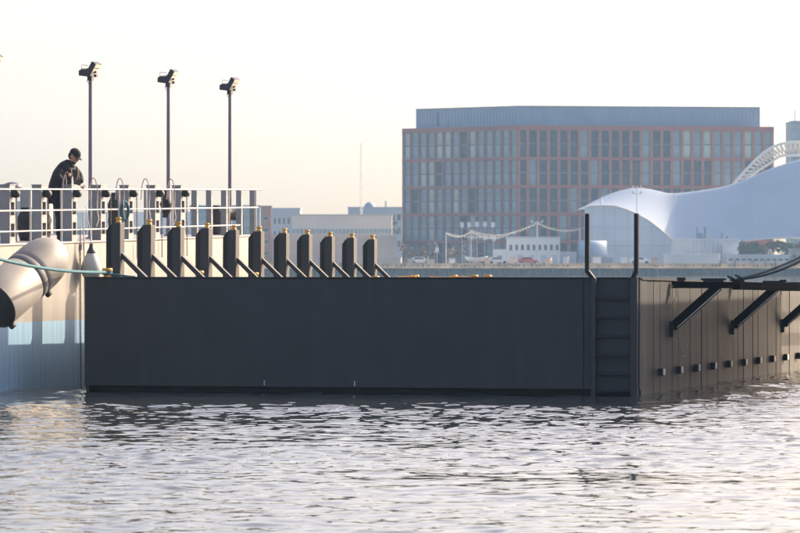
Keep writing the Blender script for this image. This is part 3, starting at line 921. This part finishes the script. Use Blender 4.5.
    for a in ('ra', 'la'):
        c = J[a]; c = Vector((c.x, c.y, 0))
        bn = dict(an=[c + Vector((0, 0, .10)), .058], hl=[c + Vector((-.02, 0, .05)), .052], md=[c + Vector((.09, -.04, .045)), (.046, .042)], to=[c + Vector((.17, -.08, .036)), (.042, .034)])
        skin('boot', bn, [('an', 'hl'), ('hl', 'md'), ('md', 'to')], M['boot'], 'an', 2)
    # strap in the right hand
    return e, P
man, PP = person()
bx = man.location
m = MB(); pts = [PP(66.6, -.36, 177.5), PP(65.3, -.38, 183), PP(64.6, -.38, 190), PP(65.6, -.38, 198), PP(65, -.36, 210)]
m.tube([p + bx for p in pts], .016, 6)
pts = [PP(67.2, -.36, 177.5), PP(68.2, -.38, 184), PP(68.0, -.38, 190), PP(67.2, -.37, 202)]
m.tube([p + bx for p in pts], .012, 6)
tag(m.build('strap', M['pinkrope']), 'faded pink strap hanging from the leaning person\'s hand', 'strap')

# ================================================================= far shore
# pier with pilings
pier = empty('pier', (0, 800, 0), (0, 0, 0), 'long timber pier on pilings along the far shore', 'pier')
MB().box(-388, 388, 0, 5.9, 1.55, 2.1).build('deck', M['slab'], pier)
m = MB()
x = -120.
while x < 120:
    L = random.uniform(.8, 4); h_ = random.uniform(.25, .75)
    m.box(x, x + L, -.12, .06, 2.1 - random.uniform(.5, .95), 2.1 + h_ * .35); x += L + random.choice((.03, .05, .3))
m.build('fascia_board', M['sandy'], pier, kind='stuff')
MB().prism([(-1.0, 1.2), (-1.0, 1.45), (1.6, 2.16), (2.6, 2.16), (2.6, 1.2)], 'x', -386, 386).build('gravel_bank', M['sandy'], pier)
m = MB(); x = -118.
while x < 118:
    r_ = random.uniform(.13, .2); top = random.uniform(1.5, 2.0) if random.random() < .75 else random.uniform(2.2, 2.9)
    y_ = -.3 - random.random() * .3
    m.tube([(x, y_, -1.2), (x + random.uniform(-.06, .06), y_, top)], r_, 7)
    x += random.uniform(.55, 1.25)
m.build('piling', M['piling'], pier, kind='stuff')
m = MB(); m.box(-388, 388, 1.2, 1.6, -1.5, 1.548); m.build('bulkhead', M['piling'], pier)


# ---- big office building with terracotta frame
def office():
    A_ = Vector((xof(402, 922), 922, 0)); B_ = Vector((xof(517.5, 900), 900, 0)); C_ = Vector((xof(774, 909), 909, 0))
    e = empty('office_building', B_, (0, 0, 0), 'wide office building with red terracotta grid facade and grey penthouse', 'building')
    z0 = 1.9; ztop = 33.3
    A, B, C = A_ - B_, Vector((0, 0, 0)), C_ - B_
    A.z = B.z = C.z = 0
    Cb = C + Vector((2.5, 45, 0)); Ab = A + Vector((4, 45, 0))
    def inset(p, q):   # inward normal of facade p->q
        d = (q - p).normalized(); n = Vector((-d.y, d.x, 0))
        return d, n
    levels = [2.0, 6.8, 13.0, 19.2, 25.5, 32.2]
    # core mass set back behind the frame
    d1, n1 = inset(A, B); d2, n2 = inset(B, C)
    core = [A + n1 * .9 + d1 * .4, B + n1 * .9 + n2 * .9, C + n2 * .9 - d2 * .4, Cb, Ab]
    MB().prism([(p.x, p.y) for p in core], 'z', z0, ztop - .5).build('core', M['louvre'], e)
    MB().prism([(p.x, p.y) for p in [A + n1 * .2, B + n1 * .2 + n2 * .2, C + n2 * .2, Cb + Vector((-.3, -.3, 0)), Ab + Vector((.3, -.3, 0))]], 'z', ztop - .49, ztop - .1).build('roof', M['slab'], e)
    beam_meshes = {}
    for (P, Q, nb, key) in ((A, B, 14, 'l'), (B, C, 25, 'r')):
        d, n = inset(P, Q); L = (Q - P).length; bw = L / nb
        ang = math.atan2(d.y, d.x)
        def place(o, along, z, off=0.):
            o.location = P + d * along + n * off + Vector((0, 0, z)); o.rotation_euler = (0, 0, ang); return o
        # horizontal beams
        for z in levels[1:]:
            h = .72 if z < 32 else 1.1
            mb = MB().box(0, L, .0, .75, 0, h)
            place(mb.build('beam', M['terracotta'], e), 0, z)
        # columns
        colw = .48 if key == 'l' else .66
        cm = M['terracotta'] if key == 'l' else M['terracotta_pale']
        first = None
        for i in range(nb + 1):
            for zi in range(len(levels) - 1):
                pass
            w = colw
            al = min(max(i * bw, w / 2), L - w / 2)
            if first is None:
                mb = MB()
                prev = z0
                for z in levels[1:]:
                    mb.box(-w / 2, w / 2, .06, .72, prev, z - .004); prev = z + .724
                first = place(mb.build('column', cm, e), al, 0)
            else:
                c = first.copy(); COL.objects.link(c); place(c, al, 0)
        # windows: frame with a transom, glass behind
        protos = {}
        for zi in range(len(levels) - 1):
            za = levels[zi] + (.725 if zi else 0); zb = levels[zi + 1] - .005
            hh = zb - za; ww = bw - colw - .02
            for i in range(nb):
                t = i / nb
                rr = random.random()
                if key == 'l':
                    gm = 'glass_b' if rr < .6 else ('glass' if rr < .8 else 'glass_c')
                    if t > .7: gm = 'glass_b'
                else:
                    gm = 'glass' if rr < .9 else 'glass_b'
                    if zi == 4 and t > .58: gm = 'glass_c' if rr < .5 else 'glass_b'
                    if zi == 3 and t > .72: gm = 'glass_b' if rr < .7 else 'glass'
                k = (round(hh, 2), gm)
                if k not in protos:
                    mb = MB()
                    mb.box(-ww / 2, -ww / 2 + .09, .4, .55, 0, hh); mb.box(ww / 2 - .09, ww / 2, .4, .55, 0, hh)
                    mb.box(-ww / 2 + .09, ww / 2 - .09, .42, .53, hh * .47, hh * .47 + .28)
                    fr = mb.build('window', M['louvre'], e)
                    gm_ = MB().box(-ww / 2 + .09, ww / 2 - .09, .56, .60, .0, hh).build('pane', M[gm], fr)
                    protos[k] = fr
                    place(fr, (i + .5) * bw, za)
                else:
                    c = protos[k].copy(); COL.objects.link(c)
                    pn = protos[k].children[0].copy(); COL.objects.link(pn); pn.parent = c
                    place(c, (i + .5) * bw, za)
    # some top floor panes have brightness painted into their glass colour
    # penthouse of ribbed panels
    a = Vector((xof(416, 923), 923, 0)) - B_; b = Vector((xof(521, 904), 904, 0)) - B_; c = Vector((xof(760, 912), 912, 0)) - B_
    a.z = b.z = c.z = 0
    cb = c + Vector((1.5, 34, 0)); ab = a + Vector((4, 34, 0))
    ph = MB().prism([(p.x, p.y) for p in (a, b, c, cb, ab)], 'z', ztop - .1, 37.75).build('penthouse', M['penthouse'], e)
    for (P, Q) in ((a, b), (b, c)):
        d, n = inset(P, Q); L = (Q - P).length; k = int(L / .9)
        m = MB()
        for i in range(k):
            p = P + d * (L * (i + .5) / k) - n * .05
            m.obox(p + Vector((0, 0, 35.6)), d, n, Vector((0, 0, 1)), .07, .06, 2.0)
        m.build('rib', M['penthouse'], ph, kind='stuff')
        m = MB(); p = P - n * .09; q = Q - n * .09
        m.bar(p + Vector((0, 0, 37.8)), q + Vector((0, 0, 37.8)), .3, .16); m.build('coping', M['louvre'], ph)
    d, n = inset(a, b)
    m = MB(); m.obox(a + d * 6.4 - n * .16 + Vector((0, 0, 35.3)), d, n, Vector((0, 0, 1)), .22, .09, 1.6); m.build('louvre', M['louvre'], ph)
    m = MB(); m.tube([a + d * 10 - n * .5 + Vector((0, 0, 33.4)), a + d * 10 - n * .5 + Vector((0, 0, 35))], .1, 6); m.build('vent_pipe', M['louvre'], ph)
    return e
office()


def blocky(name, px0, px1, pyt, Y, depth, m, label, cat='building', roofm=None, wins=None, ribs=0, zb=1.9, winm='dark_glass', group=None):
    x0, x1 = xof(px0, Y), xof(px1, Y); zt = zof(pyt, Y)
    e = empty(name, ((x0 + x1) / 2, Y, zb), (0, 0, 0), label, cat, group)
    w = x1 - x0; hgt = zt - zb
    MB().box(-w / 2, w / 2, 0, depth, 0, hgt).build('wall', m, e)
    MB().box(-w / 2 - .15, w / 2 + .15, -.15, depth + .15, hgt + .002, hgt + .30).build('roof', roofm or m, e)
    if wins:
        cols, rows, ww, wh, z0f, z1f = wins
        fr = None
        for r_ in range(rows):
            for c in range(cols):
                x = -w / 2 + w * (c + .5) / cols; z = hgt * (z0f + (z1f - z0f) * ((r_ + .5) / rows))
                if fr is None:
                    mb = MB(); a = w / cols * ww / 2; b = hgt * (z1f - z0f) / rows * wh / 2
                    mb.box(-a, a, -.10, -.002, b, b + .12); mb.box(-a - .06, a + .06, -.14, -.002, -b - .12, -b)
                    mb.box(-a - .1, -a, -.10, -.002, -b, b); mb.box(a, a + .1, -.10, -.002, -b, b)
                    fr = mb.build('window', M['slab'], e, (x, 0, z))
                    MB().box(-a, a, -.05, -.003, -b, b).build('pane', M[winm], fr)
                else: twin(fr, (x, 0, z))
    if ribs:
        mb = MB()
        for i in range(ribs):
            x = -w / 2 + w * (i + .5) / ribs
            mb.box(x - .16, x + .16, -.22, -.002, .0, hgt - .05)
        mb.build('rib', m, e, kind='stuff')
    return e, w, hgt

blocky('warehouse', 292, 392, 215.5, 1000, 30, M['beige'], 'long windowless beige warehouse left of the big office building', roofm=M['slab'], wins=(26, 1, .6, .5, .60, .76), winm='glass_b')
e, w, h = blocky('shed', 272, 395, 236, 905, 20, M['tan'], 'long low tan ribbed shed behind the row of barge posts', 'shed', ribs=44)
e, w, h = blocky('apartment_block', 268, 300, 209, 1060, 20, M['bluegrey'], 'blue grey flat roofed block behind the left end of the beige warehouse', wins=(7, 3, .55, .5, .2, .9))
e, w, h = blocky('terminal_building', 348, 402, 208, 1090, 25, M['bluegrey'], 'blue grey building with a small dome behind the beige warehouse', wins=(9, 3, .6, .5, .25, .95))
MB().lathe([(1.5, 0), (1.5, .3), (1.3, .8), (.9, 1.2), (.4, 1.4), (.1, 1.45)], (-1.5, 6, h + .3), n=16).build('dome', M['bluegrey'], e)
MB().box(-1.5 + 4.2, -1.5 + 4.6, 4, 4.4, h + .3, h + 2).build('chimney', M['slab'], e)
e, w, h = blocky('glass_hall', 190, 260, 206.5, 950, 20, M['tealroof'], 'blue glazed low hall seen through the railing at its far end', wins=(12, 3, .78, .7, .1, .9), winm='glass_b')
e, w, h = blocky('brick_tower', 260.5, 271, 207, 900, 6, M['brick'], 'narrow red brown brick tower right of the railing end', 'tower', wins=(1, 4, .5, .3, .1, .9))
e, w, h = blocky('hangar', -30, 62, 202.5, 1000, 40, M['tealroof'], 'blue grey hangar roof showing between the posts at far left', wins=(14, 2, .7, .4, .2, .8))
e, w, h = blocky('hangar', 62, 190, 213, 1010, 40, M['greywall'], 'pale grey hangar behind the posts of the pale barge', wins=(20, 2, .6, .4, .2, .8))
e, w, h = blocky('glass_tower', 792, 838, 122, 985, 16, M['tealroof'], 'glazed office tower rising behind the tent at right edge', wins=(8, 8, .82, .78, .02, .99), winm='glass_b')
MB().tube([(-w / 2 + 1, 3, h), (-w / 2 + 1, 3, h + 3)], .12, 6).build('aerial', M['louvre'], e)

# thin lattice aerial
b = W(361, 262, 1080); b.z = 1.9
e = empty('radio_mast', b, (0, 0, 0), 'tall thin radio mast left of the office building', 'mast')
hh = zof(143, 1080) - 1.9
m = MB()
for k in range(3):
    a = k * 2.094
    m.tube([(.42 * math.cos(a), .42 * math.sin(a), 0), (.16 * math.cos(a), .16 * math.sin(a), hh)], .09, 5)
m.build('leg', M['truss'], e)
m = MB()
for i in range(28):
    z = hh * i / 28; a = i * 2.094
    m.tube([(.40 * math.cos(a), .40 * math.sin(a), z), (.36 * math.cos(a + 2.094), .36 * math.sin(a + 2.094), z + hh / 28)], .06, 4)
m.build('lattice', M['truss'], e)

# green clutter line: trees and hedges along the shore
def tree(name, px, pyt, Y, spread, label, leafm, n=260, group=None, trunk=True, cat='tree'):
    x = xof(px, Y); hgt = max(1.2, zof(pyt, Y) - 1.9)
    e = empty(name, (x, Y, 1.9), (0, 0, random.uniform(0, 6)), label, cat, group)
    if trunk:
        m = MB(); m.tube([(0, 0, 0), (.05, .02, hgt * .4), (.0, .05, hgt * .85)], [.16, .11, .04], 6)
        for k in range(5):
            a = k * 1.26; m.tube([(.03, .02, hgt * (.3 + .08 * k)), (spread * .5 * math.cos(a), spread * .5 * math.sin(a), hgt * (.55 + .07 * k))], [.06, .02], 5)
        m.build('trunk', M['bark'], e)
    m = MB()
    cl = [(Vector((random.gauss(0, spread * .38), random.gauss(0, spread * .38), hgt * random.uniform(.25 if not trunk else .4, .9))), random.uniform(.3, .6) * spread * .6) for _ in range(9)]
    for i in range(n):
        c, r_ = random.choice(cl)
        p = c + Vector((random.gauss(0, 1), random.gauss(0, 1), random.gauss(0, .7))) * r_ * .6
        p.z = min(max(p.z, .05), hgt)
        u = Vector((random.gauss(0, 1), random.gauss(0, 1), random.gauss(0, 1))).normalized(); v = u.orthogonal().normalized()
        s = random.uniform(.16, .34)
        m.add([p - u * s - v * s * .6, p + u * s - v * s * .6, p + u * s + v * s * .6, p - u * s + v * s * .6], [(0, 1, 2, 3)])
    m.build('crown' if trunk else 'foliage', leafm, e)
    return e
for i, px in enumerate((738, 746, 755, 764, 773, 782, 791, 800, 809)):
    lm = M['leaf'] if i in (0, 1, 2, 5, 6) else M['leaf_brown']
    tree('tree', px, 240 + random.uniform(-1, 3), 811 + random.uniform(-1, 1), 1.7,
         ('%s low %s below the tent eave' % (('leftmost', 'second', 'third', 'fourth', 'fifth', 'sixth', 'seventh', 'eighth', 'ninth')[i] + ' of the', 'dark green tree' if lm is M['leaf'] else 'brown leafed tree')), lm, 420,
         'dark green trees below the tent' if lm is M['leaf'] else 'brown trees below the tent')
for i, px in enumerate((318, 326, 334, 345, 390)):
    tree('tree', px, 212 + random.uniform(-1, 2), 1045, 2.4, ('first', 'second', 'third', 'fourth', 'rightmost')[i] + ' hazy tree from the left over the beige warehouse roof', M['leaf'], 320, 'trees behind the beige warehouse')
for i, px in enumerate((405, 416, 424, 434, 447, 458)):
    tree('tree', px, 244 + random.uniform(-3, 6), 845, 1.6, ('first', 'second', 'third', 'fourth', 'fifth', 'sixth')[i] + ' small brown tree from the left at the office building foot', M['leaf_brown'], 150, 'small trees at the foot of the office building')


# ---- tent pavilion
def tent():
    YF, YR, YB = 818, 829, 862
    e = empty('tent_pavilion', (xof(700, 833), 833, 1.9), (0, 0, 0), 'huge white tensile tent with swooping roof and lattice arch at right', 'tent')
    o = Vector((xof(700, 833), 833, 1.9))
    cols = [(584.5, 206.5, 207.5), (592, 202, 206), (602, 197, 205.5), (615, 191.5, 206), (628, 188, 210), (637, 187, 214), (648, 187.8, 220), (660, 190.5, 229), (668, 192.5, 236), (676, 192.6, 243),
            (690, 190.8, 243.5), (705, 188.8, 243.5), (720, 186.4, 243), (735, 182.5, 242), (745, 178.7, 241), (755, 174, 240), (765, 169.5, 239), (775, 165.5, 238.5), (788, 161.3, 238), (800, 158, 237.5),
            (820, 154, 237), (845, 151.5, 237), (870, 152, 238), (900, 160, 240), (930, 176, 242), (960, 200, 244), (985, 225, 246)]
    n = 12; vs = []
    for (px, pr, pf) in cols:
        X = xof(px, YR)
        zr = zof(pr, YR); zf = zof(pf, YF)
        for k in range(-n, n + 1):
            t = abs(k) / n
            sag = 1 - (1 - t) ** 1.0
            z = zr + (zf - zr) * (t ** 1.15)
            Yk = YR + ((YR - YF) if k < 0 else (YB - YR)) * k / n
            Xk = xof(px, YF) + (X - xof(px, YF)) * (1 - t)
            vs.append(Vector((Xk, Yk, z)) - o)
    st = 2 * n + 1; fs = []
    for i in range(len(cols) - 1):
        for k in range(2 * n): a = i * st + k; fs.append((a, a + 1, a + st + 1, a + st))
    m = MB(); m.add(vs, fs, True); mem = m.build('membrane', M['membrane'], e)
    ss = mem.modifiers.new('sub', 'SUBSURF'); ss.levels = 1; ss.render_levels = 1
    # seams and eave cables
    for i in (2, 9, 15, 19):
        m = MB(); pts = [vs[i * st + k] + Vector((0, -.06, .05)) for k in range(0, n + 1)]
        m.tube(pts, .035, 5); m.build('seam', M['greywall'], mem)
    m = MB(); m.tube([vs[i * st] + Vector((0, -.1, .0)) for i in range(len(cols))], .16, 6); m.build('eave_cable', M['truss'], mem)
    # gable wall under the left lobe with panel joints
    pts = [(xof(px, YF), zof(pf, YF) - .02) for (px, pr, pf) in cols[:10]]
    poly = [(p[0] - o.x, p[1] - o.z) for p in pts] + [(pts[-1][0] - o.x, 0), (pts[0][0] - o.x, 0)]
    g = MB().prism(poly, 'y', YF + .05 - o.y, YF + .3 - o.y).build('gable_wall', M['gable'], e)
    for px, top in ((592, 207), (604, 206.5), (615, 207.5), (628, 211.5), (640, 217), (652, 225), (664, 234)):
        x = xof(px, YF) - o.x
        MB().box(x - .06, x + .06, YF - .03 - o.y, YF + .048 - o.y, 0, zof(top, YF) - o.z).build('mullion', M['greywall'], g)
    for py in (228, 246):
        x1 = xof(655 if py == 228 else 673, YF) - o.x
        MB().box(xof(583.5, YF) - o.x, x1, YF - .11 - o.y, YF - .032 - o.y, zof(py, YF) - o.z, zof(py, YF) - o.z + .14).build('transom', M['greywall'], g)
    # lattice arch
    arch = [(727, 192, 740, 187), (737, 180, 749, 177), (745, 171, 756, 172), (753, 162.5, 762, 168), (759, 157, 768.6, 164), (765, 152, 774, 160), (772, 147.5, 779, 157), (780, 144, 785, 155.5), (790, 142.5, 792, 155), (800, 142, 800, 155), (815, 142, 812, 155.5), (832, 144, 826, 158), (850, 149, 840, 163), (868, 157, 854, 171), (885, 168, 868, 181), (900, 182, 880, 191)]
    ta = empty('arch_truss', (0, 0, 0), parent=e)
    for yo in (-1.1, 1.1):
        YA = YR + 12
        out = [Vector((xof(a[0], YA), YA + yo, zof(a[1], YA))) - o for a in arch]
        inn = [Vector((xof(a[2], YA), YA + yo * .6, zof(a[3], YA))) - o for a in arch]
        MB().tube(out, .27, 7).build('outer_chord', M['truss'], ta); MB().tube(inn, .27, 7).build('inner_chord', M['truss'], ta)
        m = MB()
        for i in range(len(arch) - 1):
            for f0 in (0, .5):
                a0 = out[i].lerp(out[i + 1], f0); b0 = inn[i].lerp(inn[i + 1], f0 + .25); a1 = out[i].lerp(out[i + 1], f0 + .5) 
                m.tube([a0, b0, a1], .16, 5)
                m.tube([a0, a0 + Vector((0, -2.2 * (1 if yo > 0 else -1), 0))], .13, 4)
        m.build('web', M['truss'], ta)
    # flood mast poking over the left lobe
    return e
tent()
# mast with cross bars in front of tent
def pole(px, pyt, Y, label, bars=(), r=.13, name='light_pole', cat='pole', group=None):
    e = empty(name, (xof(px, Y), Y, 1.9), (0, 0, 0), label, cat, group)
    h = zof(pyt, Y) - 1.9
    MB().tube([(0, 0, 0), (0, 0, h)], [r, r * .75], 8).build('shaft', M['greywall'], e)
    for (dz, w) in bars:
        mb = MB(); mb.bar((-w / 2, -.1, h - dz), (w / 2, -.1, h - dz), .12, .12); mb.build('crossarm', M['greywall'], e)
        for s in (-1, 1):
            MB().box(s * w / 2 - .18, s * w / 2 + .18, -.3, -.02, h - dz + .07, h - dz + .5).build('lamp', M['truss'], e)
    return e
pole(637, 186, 806, 'light pole with two crossbars standing before the white tent gable', ((.4, 1.6), (1.6, 1.6)))
pole(537, 221, 812, 'light pole with one crossbar beside the white two storey building', ((.3, 2.2),))
pole(471, 230, 820, 'festoon pole in the middle of the string lights', (), .10, 'festoon_pole', 'pole')
pole(446, 233, 822, 'left end pole of the string lights by the office building', (), .10, 'festoon_pole', 'pole')
pole(580, 228, 813, 'right end pole of the string lights beside the tent', (), .10, 'festoon_pole', 'pole')
# string lights
def festoon(a, b_, sag, label):
    pa = W(*a); pb = W(*b_); pts = []
    for t in np.linspace(0, 1, 25):
        p = pa.lerp(pb, t); p.z -= sag * 4 * t * (1 - t); pts.append(p)
    e = empty('string_lights', pa, (0, 0, 0), label, 'string lights', 'string lights before the office building')
    m = MB(); m.tube([p - pa for p in pts], .045, 4); m.build('wire', M['truss'], e)
    m = MB()
    for p in pts[1:-1]:
        q = p - pa; m.lathe([(.02, -.30), (.12, -.24), (.14, -.14), (.06, -.03)], q, n=6)
    m.build('bulb', M['bulb'], e, kind='stuff')
festoon((446, 232.5, 822), (471, 231, 820), .9, 'leftmost lower swag of string lights ending at the middle pole')
festoon((471, 231, 820), (512, 232, 814), 1.3, 'lower swag of string lights right of the middle pole')
festoon((471, 230.5, 820.2), (537, 222.5, 812), 1.6, 'long swag of string lights rising to the crossbar pole')
festoon((446, 233, 822.3), (537, 223, 812.4), 1.7, 'longest swag of string lights crossing behind the middle pole')
festoon((537, 222.5, 812), (580, 228.5, 813), .9, 'swag of string lights between the crossbar pole and the tent')
# bright parasols/awning squares above the ground floor
for k, (px, py) in enumerate(((462, 225), (469, 225), (477, 224.5), (485, 224.5), (493, 225), (485, 238), (494, 239), (437, 250))):
    Y = 838
    b = W(px, py, Y)
    e = empty('banner', (b.x, Y, 1.9), (0, 0, 0), None, 'banner', 'small pale banners on poles by the office building')
    e["label"] = ['pale banner, leftmost of the upper row before the office building', 'second pale banner of the upper row before the office building', 'third pale banner of the upper row before the office building',
                  'fourth pale banner of the upper row before the office building', 'rightmost pale banner of the upper row before the office building', 'left pale banner of the lower pair before the office building',
                  'right pale banner of the lower pair before the office building', 'lone pale signboard low at the left of the string lights'][k]
    MB().tube([(0, .06, 0), (0, .06, b.z - 1.9 + .7)], .05, 6).build('pole', M['greywall'], e)
    MB().box(-.40, .40, -.04, .0, b.z - 1.9 - .45, b.z - 1.9 + .55).build('panel', M['greywall'], e)

# white two-storey building and neighbours
e, w, h = blocky('white_building', 508, 560, 238, 826, 12, M['whitewall'], 'white two storey building with small dark windows before the office building', roofm=M['greywall'], wins=(9, 1, .32, .30, .35, .95))
MB().box(-w / 2 - 2.9, -w / 2 - .02, 1, 7, 0, h * .58).build('annex', M['whitewall'], e)
MB().box(-w / 2 - 2.2, -w / 2 - 1.2, .93, .998, 0, 1.9).build('door', M['dark_glass'], e)
MB().box(w / 2 + .02, w / 2 + 3.5, 2, 7, 0, h * .5).build('annex', M['greywall'], e)
for k in range(4): MB().box(-w / 2 + 2 + k * 2.4, -w / 2 + 3 + k * 2.4, -.06, -.003, .2, 2.1).build('door', M['greywall'], e)
# quonset tent
def quonset():
    Y = 804; x0, x1 = xof(579, Y), xof(613, Y); zt = zof(240.5, Y); zb = 2.1
    e = empty('marquee', ((x0 + x1) / 2, Y, zb), (0, 0, 0), 'small white barrel roofed marquee with blue grey base before the tent gable', 'tent')
    w = x1 - x0
    # barrel running left-right, its open end turned to the right
    prof = []; n = 14; r_ = 2.3
    vs = []
    hh = zt - zb
    for x in (-w / 2, w / 2 - 1.2):
        for k in range(n + 1):
            a = math.pi * k / n
            vs.append((x, 2.4 - r_ * math.cos(a), 1.3 + (hh - 1.3) * math.sin(a)))
    fs = [(k, k + 1, n + 2 + k, n + 1 + k) for k in range(n)]
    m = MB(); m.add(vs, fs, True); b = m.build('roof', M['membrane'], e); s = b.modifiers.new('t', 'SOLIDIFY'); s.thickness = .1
    MB().box(-w / 2, w / 2, .1, 4.7, 0, 1.28).build('base', M['bluegrey'], e)
    m = MB(); m.prism([(2.4 - r_ * .97 * math.cos(math.pi * k / n), 1.3 + (hh - 1.4) * math.sin(math.pi * k / n)) for k in range(n + 1)], 'x', w / 2 - 1.4, w / 2 - 1.3)
    m.build('end_wall', M['gable'], e)
quonset()
# low structures on the quay at right
e, w, h = blocky('utility_building', 672, 739, 240, 810, 4, M['greywall'], 'low grey utility building with rooftop pipes beneath the tent eave', roofm=M['greywall'], ribs=16)
for px, pyt, r_ in ((697, 227, .22), (705.5, 227, .30), (701, 233, .5), (722, 233, .3), (727, 236, .22)):
    x = xof(px, 811) - e.location.x
    MB().lathe([(r_, h + .3), (r_, zof(pyt, 811) - 1.9 - .15), (r_ * 1.15, zof(pyt, 811) - 1.9 - .1), (r_ * 1.1, zof(pyt, 811) - 1.9)], (x, 1.2, 0), n=10).build('flue', M['bluegrey'], e)
e, w, h = blocky('boiler_house', 723, 737, 244, 806, 3, M['greywall'], 'pale grey boiler house right of the utility building with pipes', ribs=6)
e, w, h = blocky('white_container', 665, 720, 255, 801.2, 2.6, M['whitewall'], 'long white container on the pier edge catching the sun', 'container', ribs=22, zb=2.1)
e, w, h = blocky('low_shed', 728, 790, 256, 802, 3, M['greywall'], 'long low pale shed on the pier at the right', 'shed', wins=(10, 1, .6, .4, .3, .8), zb=2.1)
e, w, h = blocky('kiosk', 791, 812, 250, 802, 3, M['slab'], 'small kiosk on the pier at the right edge', 'kiosk', wins=(3, 1, .6, .4, .3, .8), zb=2.1)
# A-frame trestle
e = empty('trestle', (xof(770, 803), 803, 2.1), (0, 0, 0), 'white A shaped trestle standing on the pier below the tent eave', 'trestle')
for s in (-1, 1): MB().tube([(s * .9, 0, 0), (s * .1, 0, 3.0)], .09, 6).build('leg', M['truss'], e)
MB().tube([(-.6, 0, 1.0), (.6, 0, 1.0)], .07, 6).build('tie', M['truss'], e)
# parked cars
def car(px, py, m, label, rot=0.0, Y=803):
    b = W(px, py, Y); e = empty('parked_car', (b.x, Y, 2.1), (0, 0, rot), label, 'car', 'cars parked on the quay')
    MB().prism([(-2.1, .3), (2.1, .3), (2.15, .75), (1.2, .9), (.6, 1.4), (-1.3, 1.42), (-2.0, .9)], 'y', -.85, .85).build('body', m, e, bevel=.08)
    MB().prism([(-1.2, .95), (1.0, .95), (.52, 1.33), (-1.15, 1.35)], 'y', -.87, -.852).build('side_window', M['dark_glass'], e)
    for sx in (-1.3, 1.3):
        for sy in (-.8, .8): MB().lathe([(.32, -.1), (.34, 0), (.32, .1)], (sx, sy, .33), (0, 1, 0), 14).build('wheel', M['black'], e)
car(528, 259, M['redcar'], 'red car parked before the white two storey building')
car(498, 259, M['whitecar'], 'white car parked left of the white building')
car(640, 260, M['whitecar'], 'white car parked before the tent gable')
car(420, 261, M['whitecar'], 'white car parked at the foot of the office building')
# small white boat on the hard
b = W(476, 258, 804)
e = empty('boat', (b.x, 804, 2.1), (0, 0, 0), 'small white open boat propped on the quay below the string lights', 'boat')
m = MB(); pr = [(-2.2, 1.5), (-1.5, .75), (-.4, .5), (.6, .55), (1.6, .9), (2.3, 1.65)]
vs = []
for (x, z) in pr:
    hw = .75 * (1 - (x / 2.5) ** 2) + .08
    vs += [(x, -hw, 1.25 + .06 * x * x), (x, 0, z - .15), (x, hw, 1.25 + .06 * x * x)]
fs = []
for i in range(5):
    a = i * 3; fs += [(a, a + 1, a + 4, a + 3), (a + 1, a + 2, a + 5, a + 4)]
m.add(vs, fs, True); ho = m.build('hull', M['whitecar'], e); s = ho.modifiers.new('t', 'SOLIDIFY'); s.thickness = .08
for x in (-.9, 1.0): MB().box(x - .08, x + .08, -.4, .4, 0, .55).build('prop', M['bark'], e)
# low clutter: crates and people-sized posts along the quay
k = 0
for px in (398, 411, 430, 452, 487, 512, 548, 566, 596, 624, 655, 735, 750):
    Y = 802.5; x = xof(px, Y); hgt = random.uniform(.7, 1.5); w_ = random.uniform(.4, 1.0)
    near = {398: 'at the left foot of the office building', 411: 'left of the parked white car by the office', 430: 'right of the parked white car by the office', 452: 'below the left string lights', 487: 'between the boat and the white car',
            512: 'left of the red car', 548: 'right of the red car', 566: 'between the white building and the marquee', 596: 'before the barrel roofed marquee', 624: 'right of the marquee', 655: 'left of the long white container',
            735: 'at the left end of the low shed', 750: 'before the low shed'}[px]
    e = empty('crate', (x, Y, 2.1), (0, 0, random.uniform(-.4, .4)), 'small storage crate on the quay ' + near, 'crate', 'crates along the far quay')
    mm = random.choice((M['sandy'], M['greywall'], M['slab'], M['tan']))
    MB().box(-w_, w_, -.5, .5, .1, hgt).build('body', mm, e, bevel=.03)
    MB().box(-w_ - .05, w_ + .05, -.55, .55, hgt + .003, hgt + .1).build('lid', M['slab'], e)

# ---------------------------------------------------------------- haze
hz = MB().box(-400, 400, -70, 1500, -4, 60).build('haze', None)
hm = bpy.data.materials.new('haze_air'); hm.use_nodes = True
n = hm.node_tree.nodes; l = hm.node_tree.links
n.remove(n["Principled BSDF"])
pv = n.new("ShaderNodeVolumePrincipled")
pv.inputs["Color"].default_value = (.42, .68, 1.0, 1)
pv.inputs["Density"].default_value = .00019
pv.inputs["Anisotropy"].default_value = .0
l.new(pv.outputs[0], n["Material Output"].inputs["Volume"])
hz.data.materials.append(hm)
tag(hz, kind='stuff')
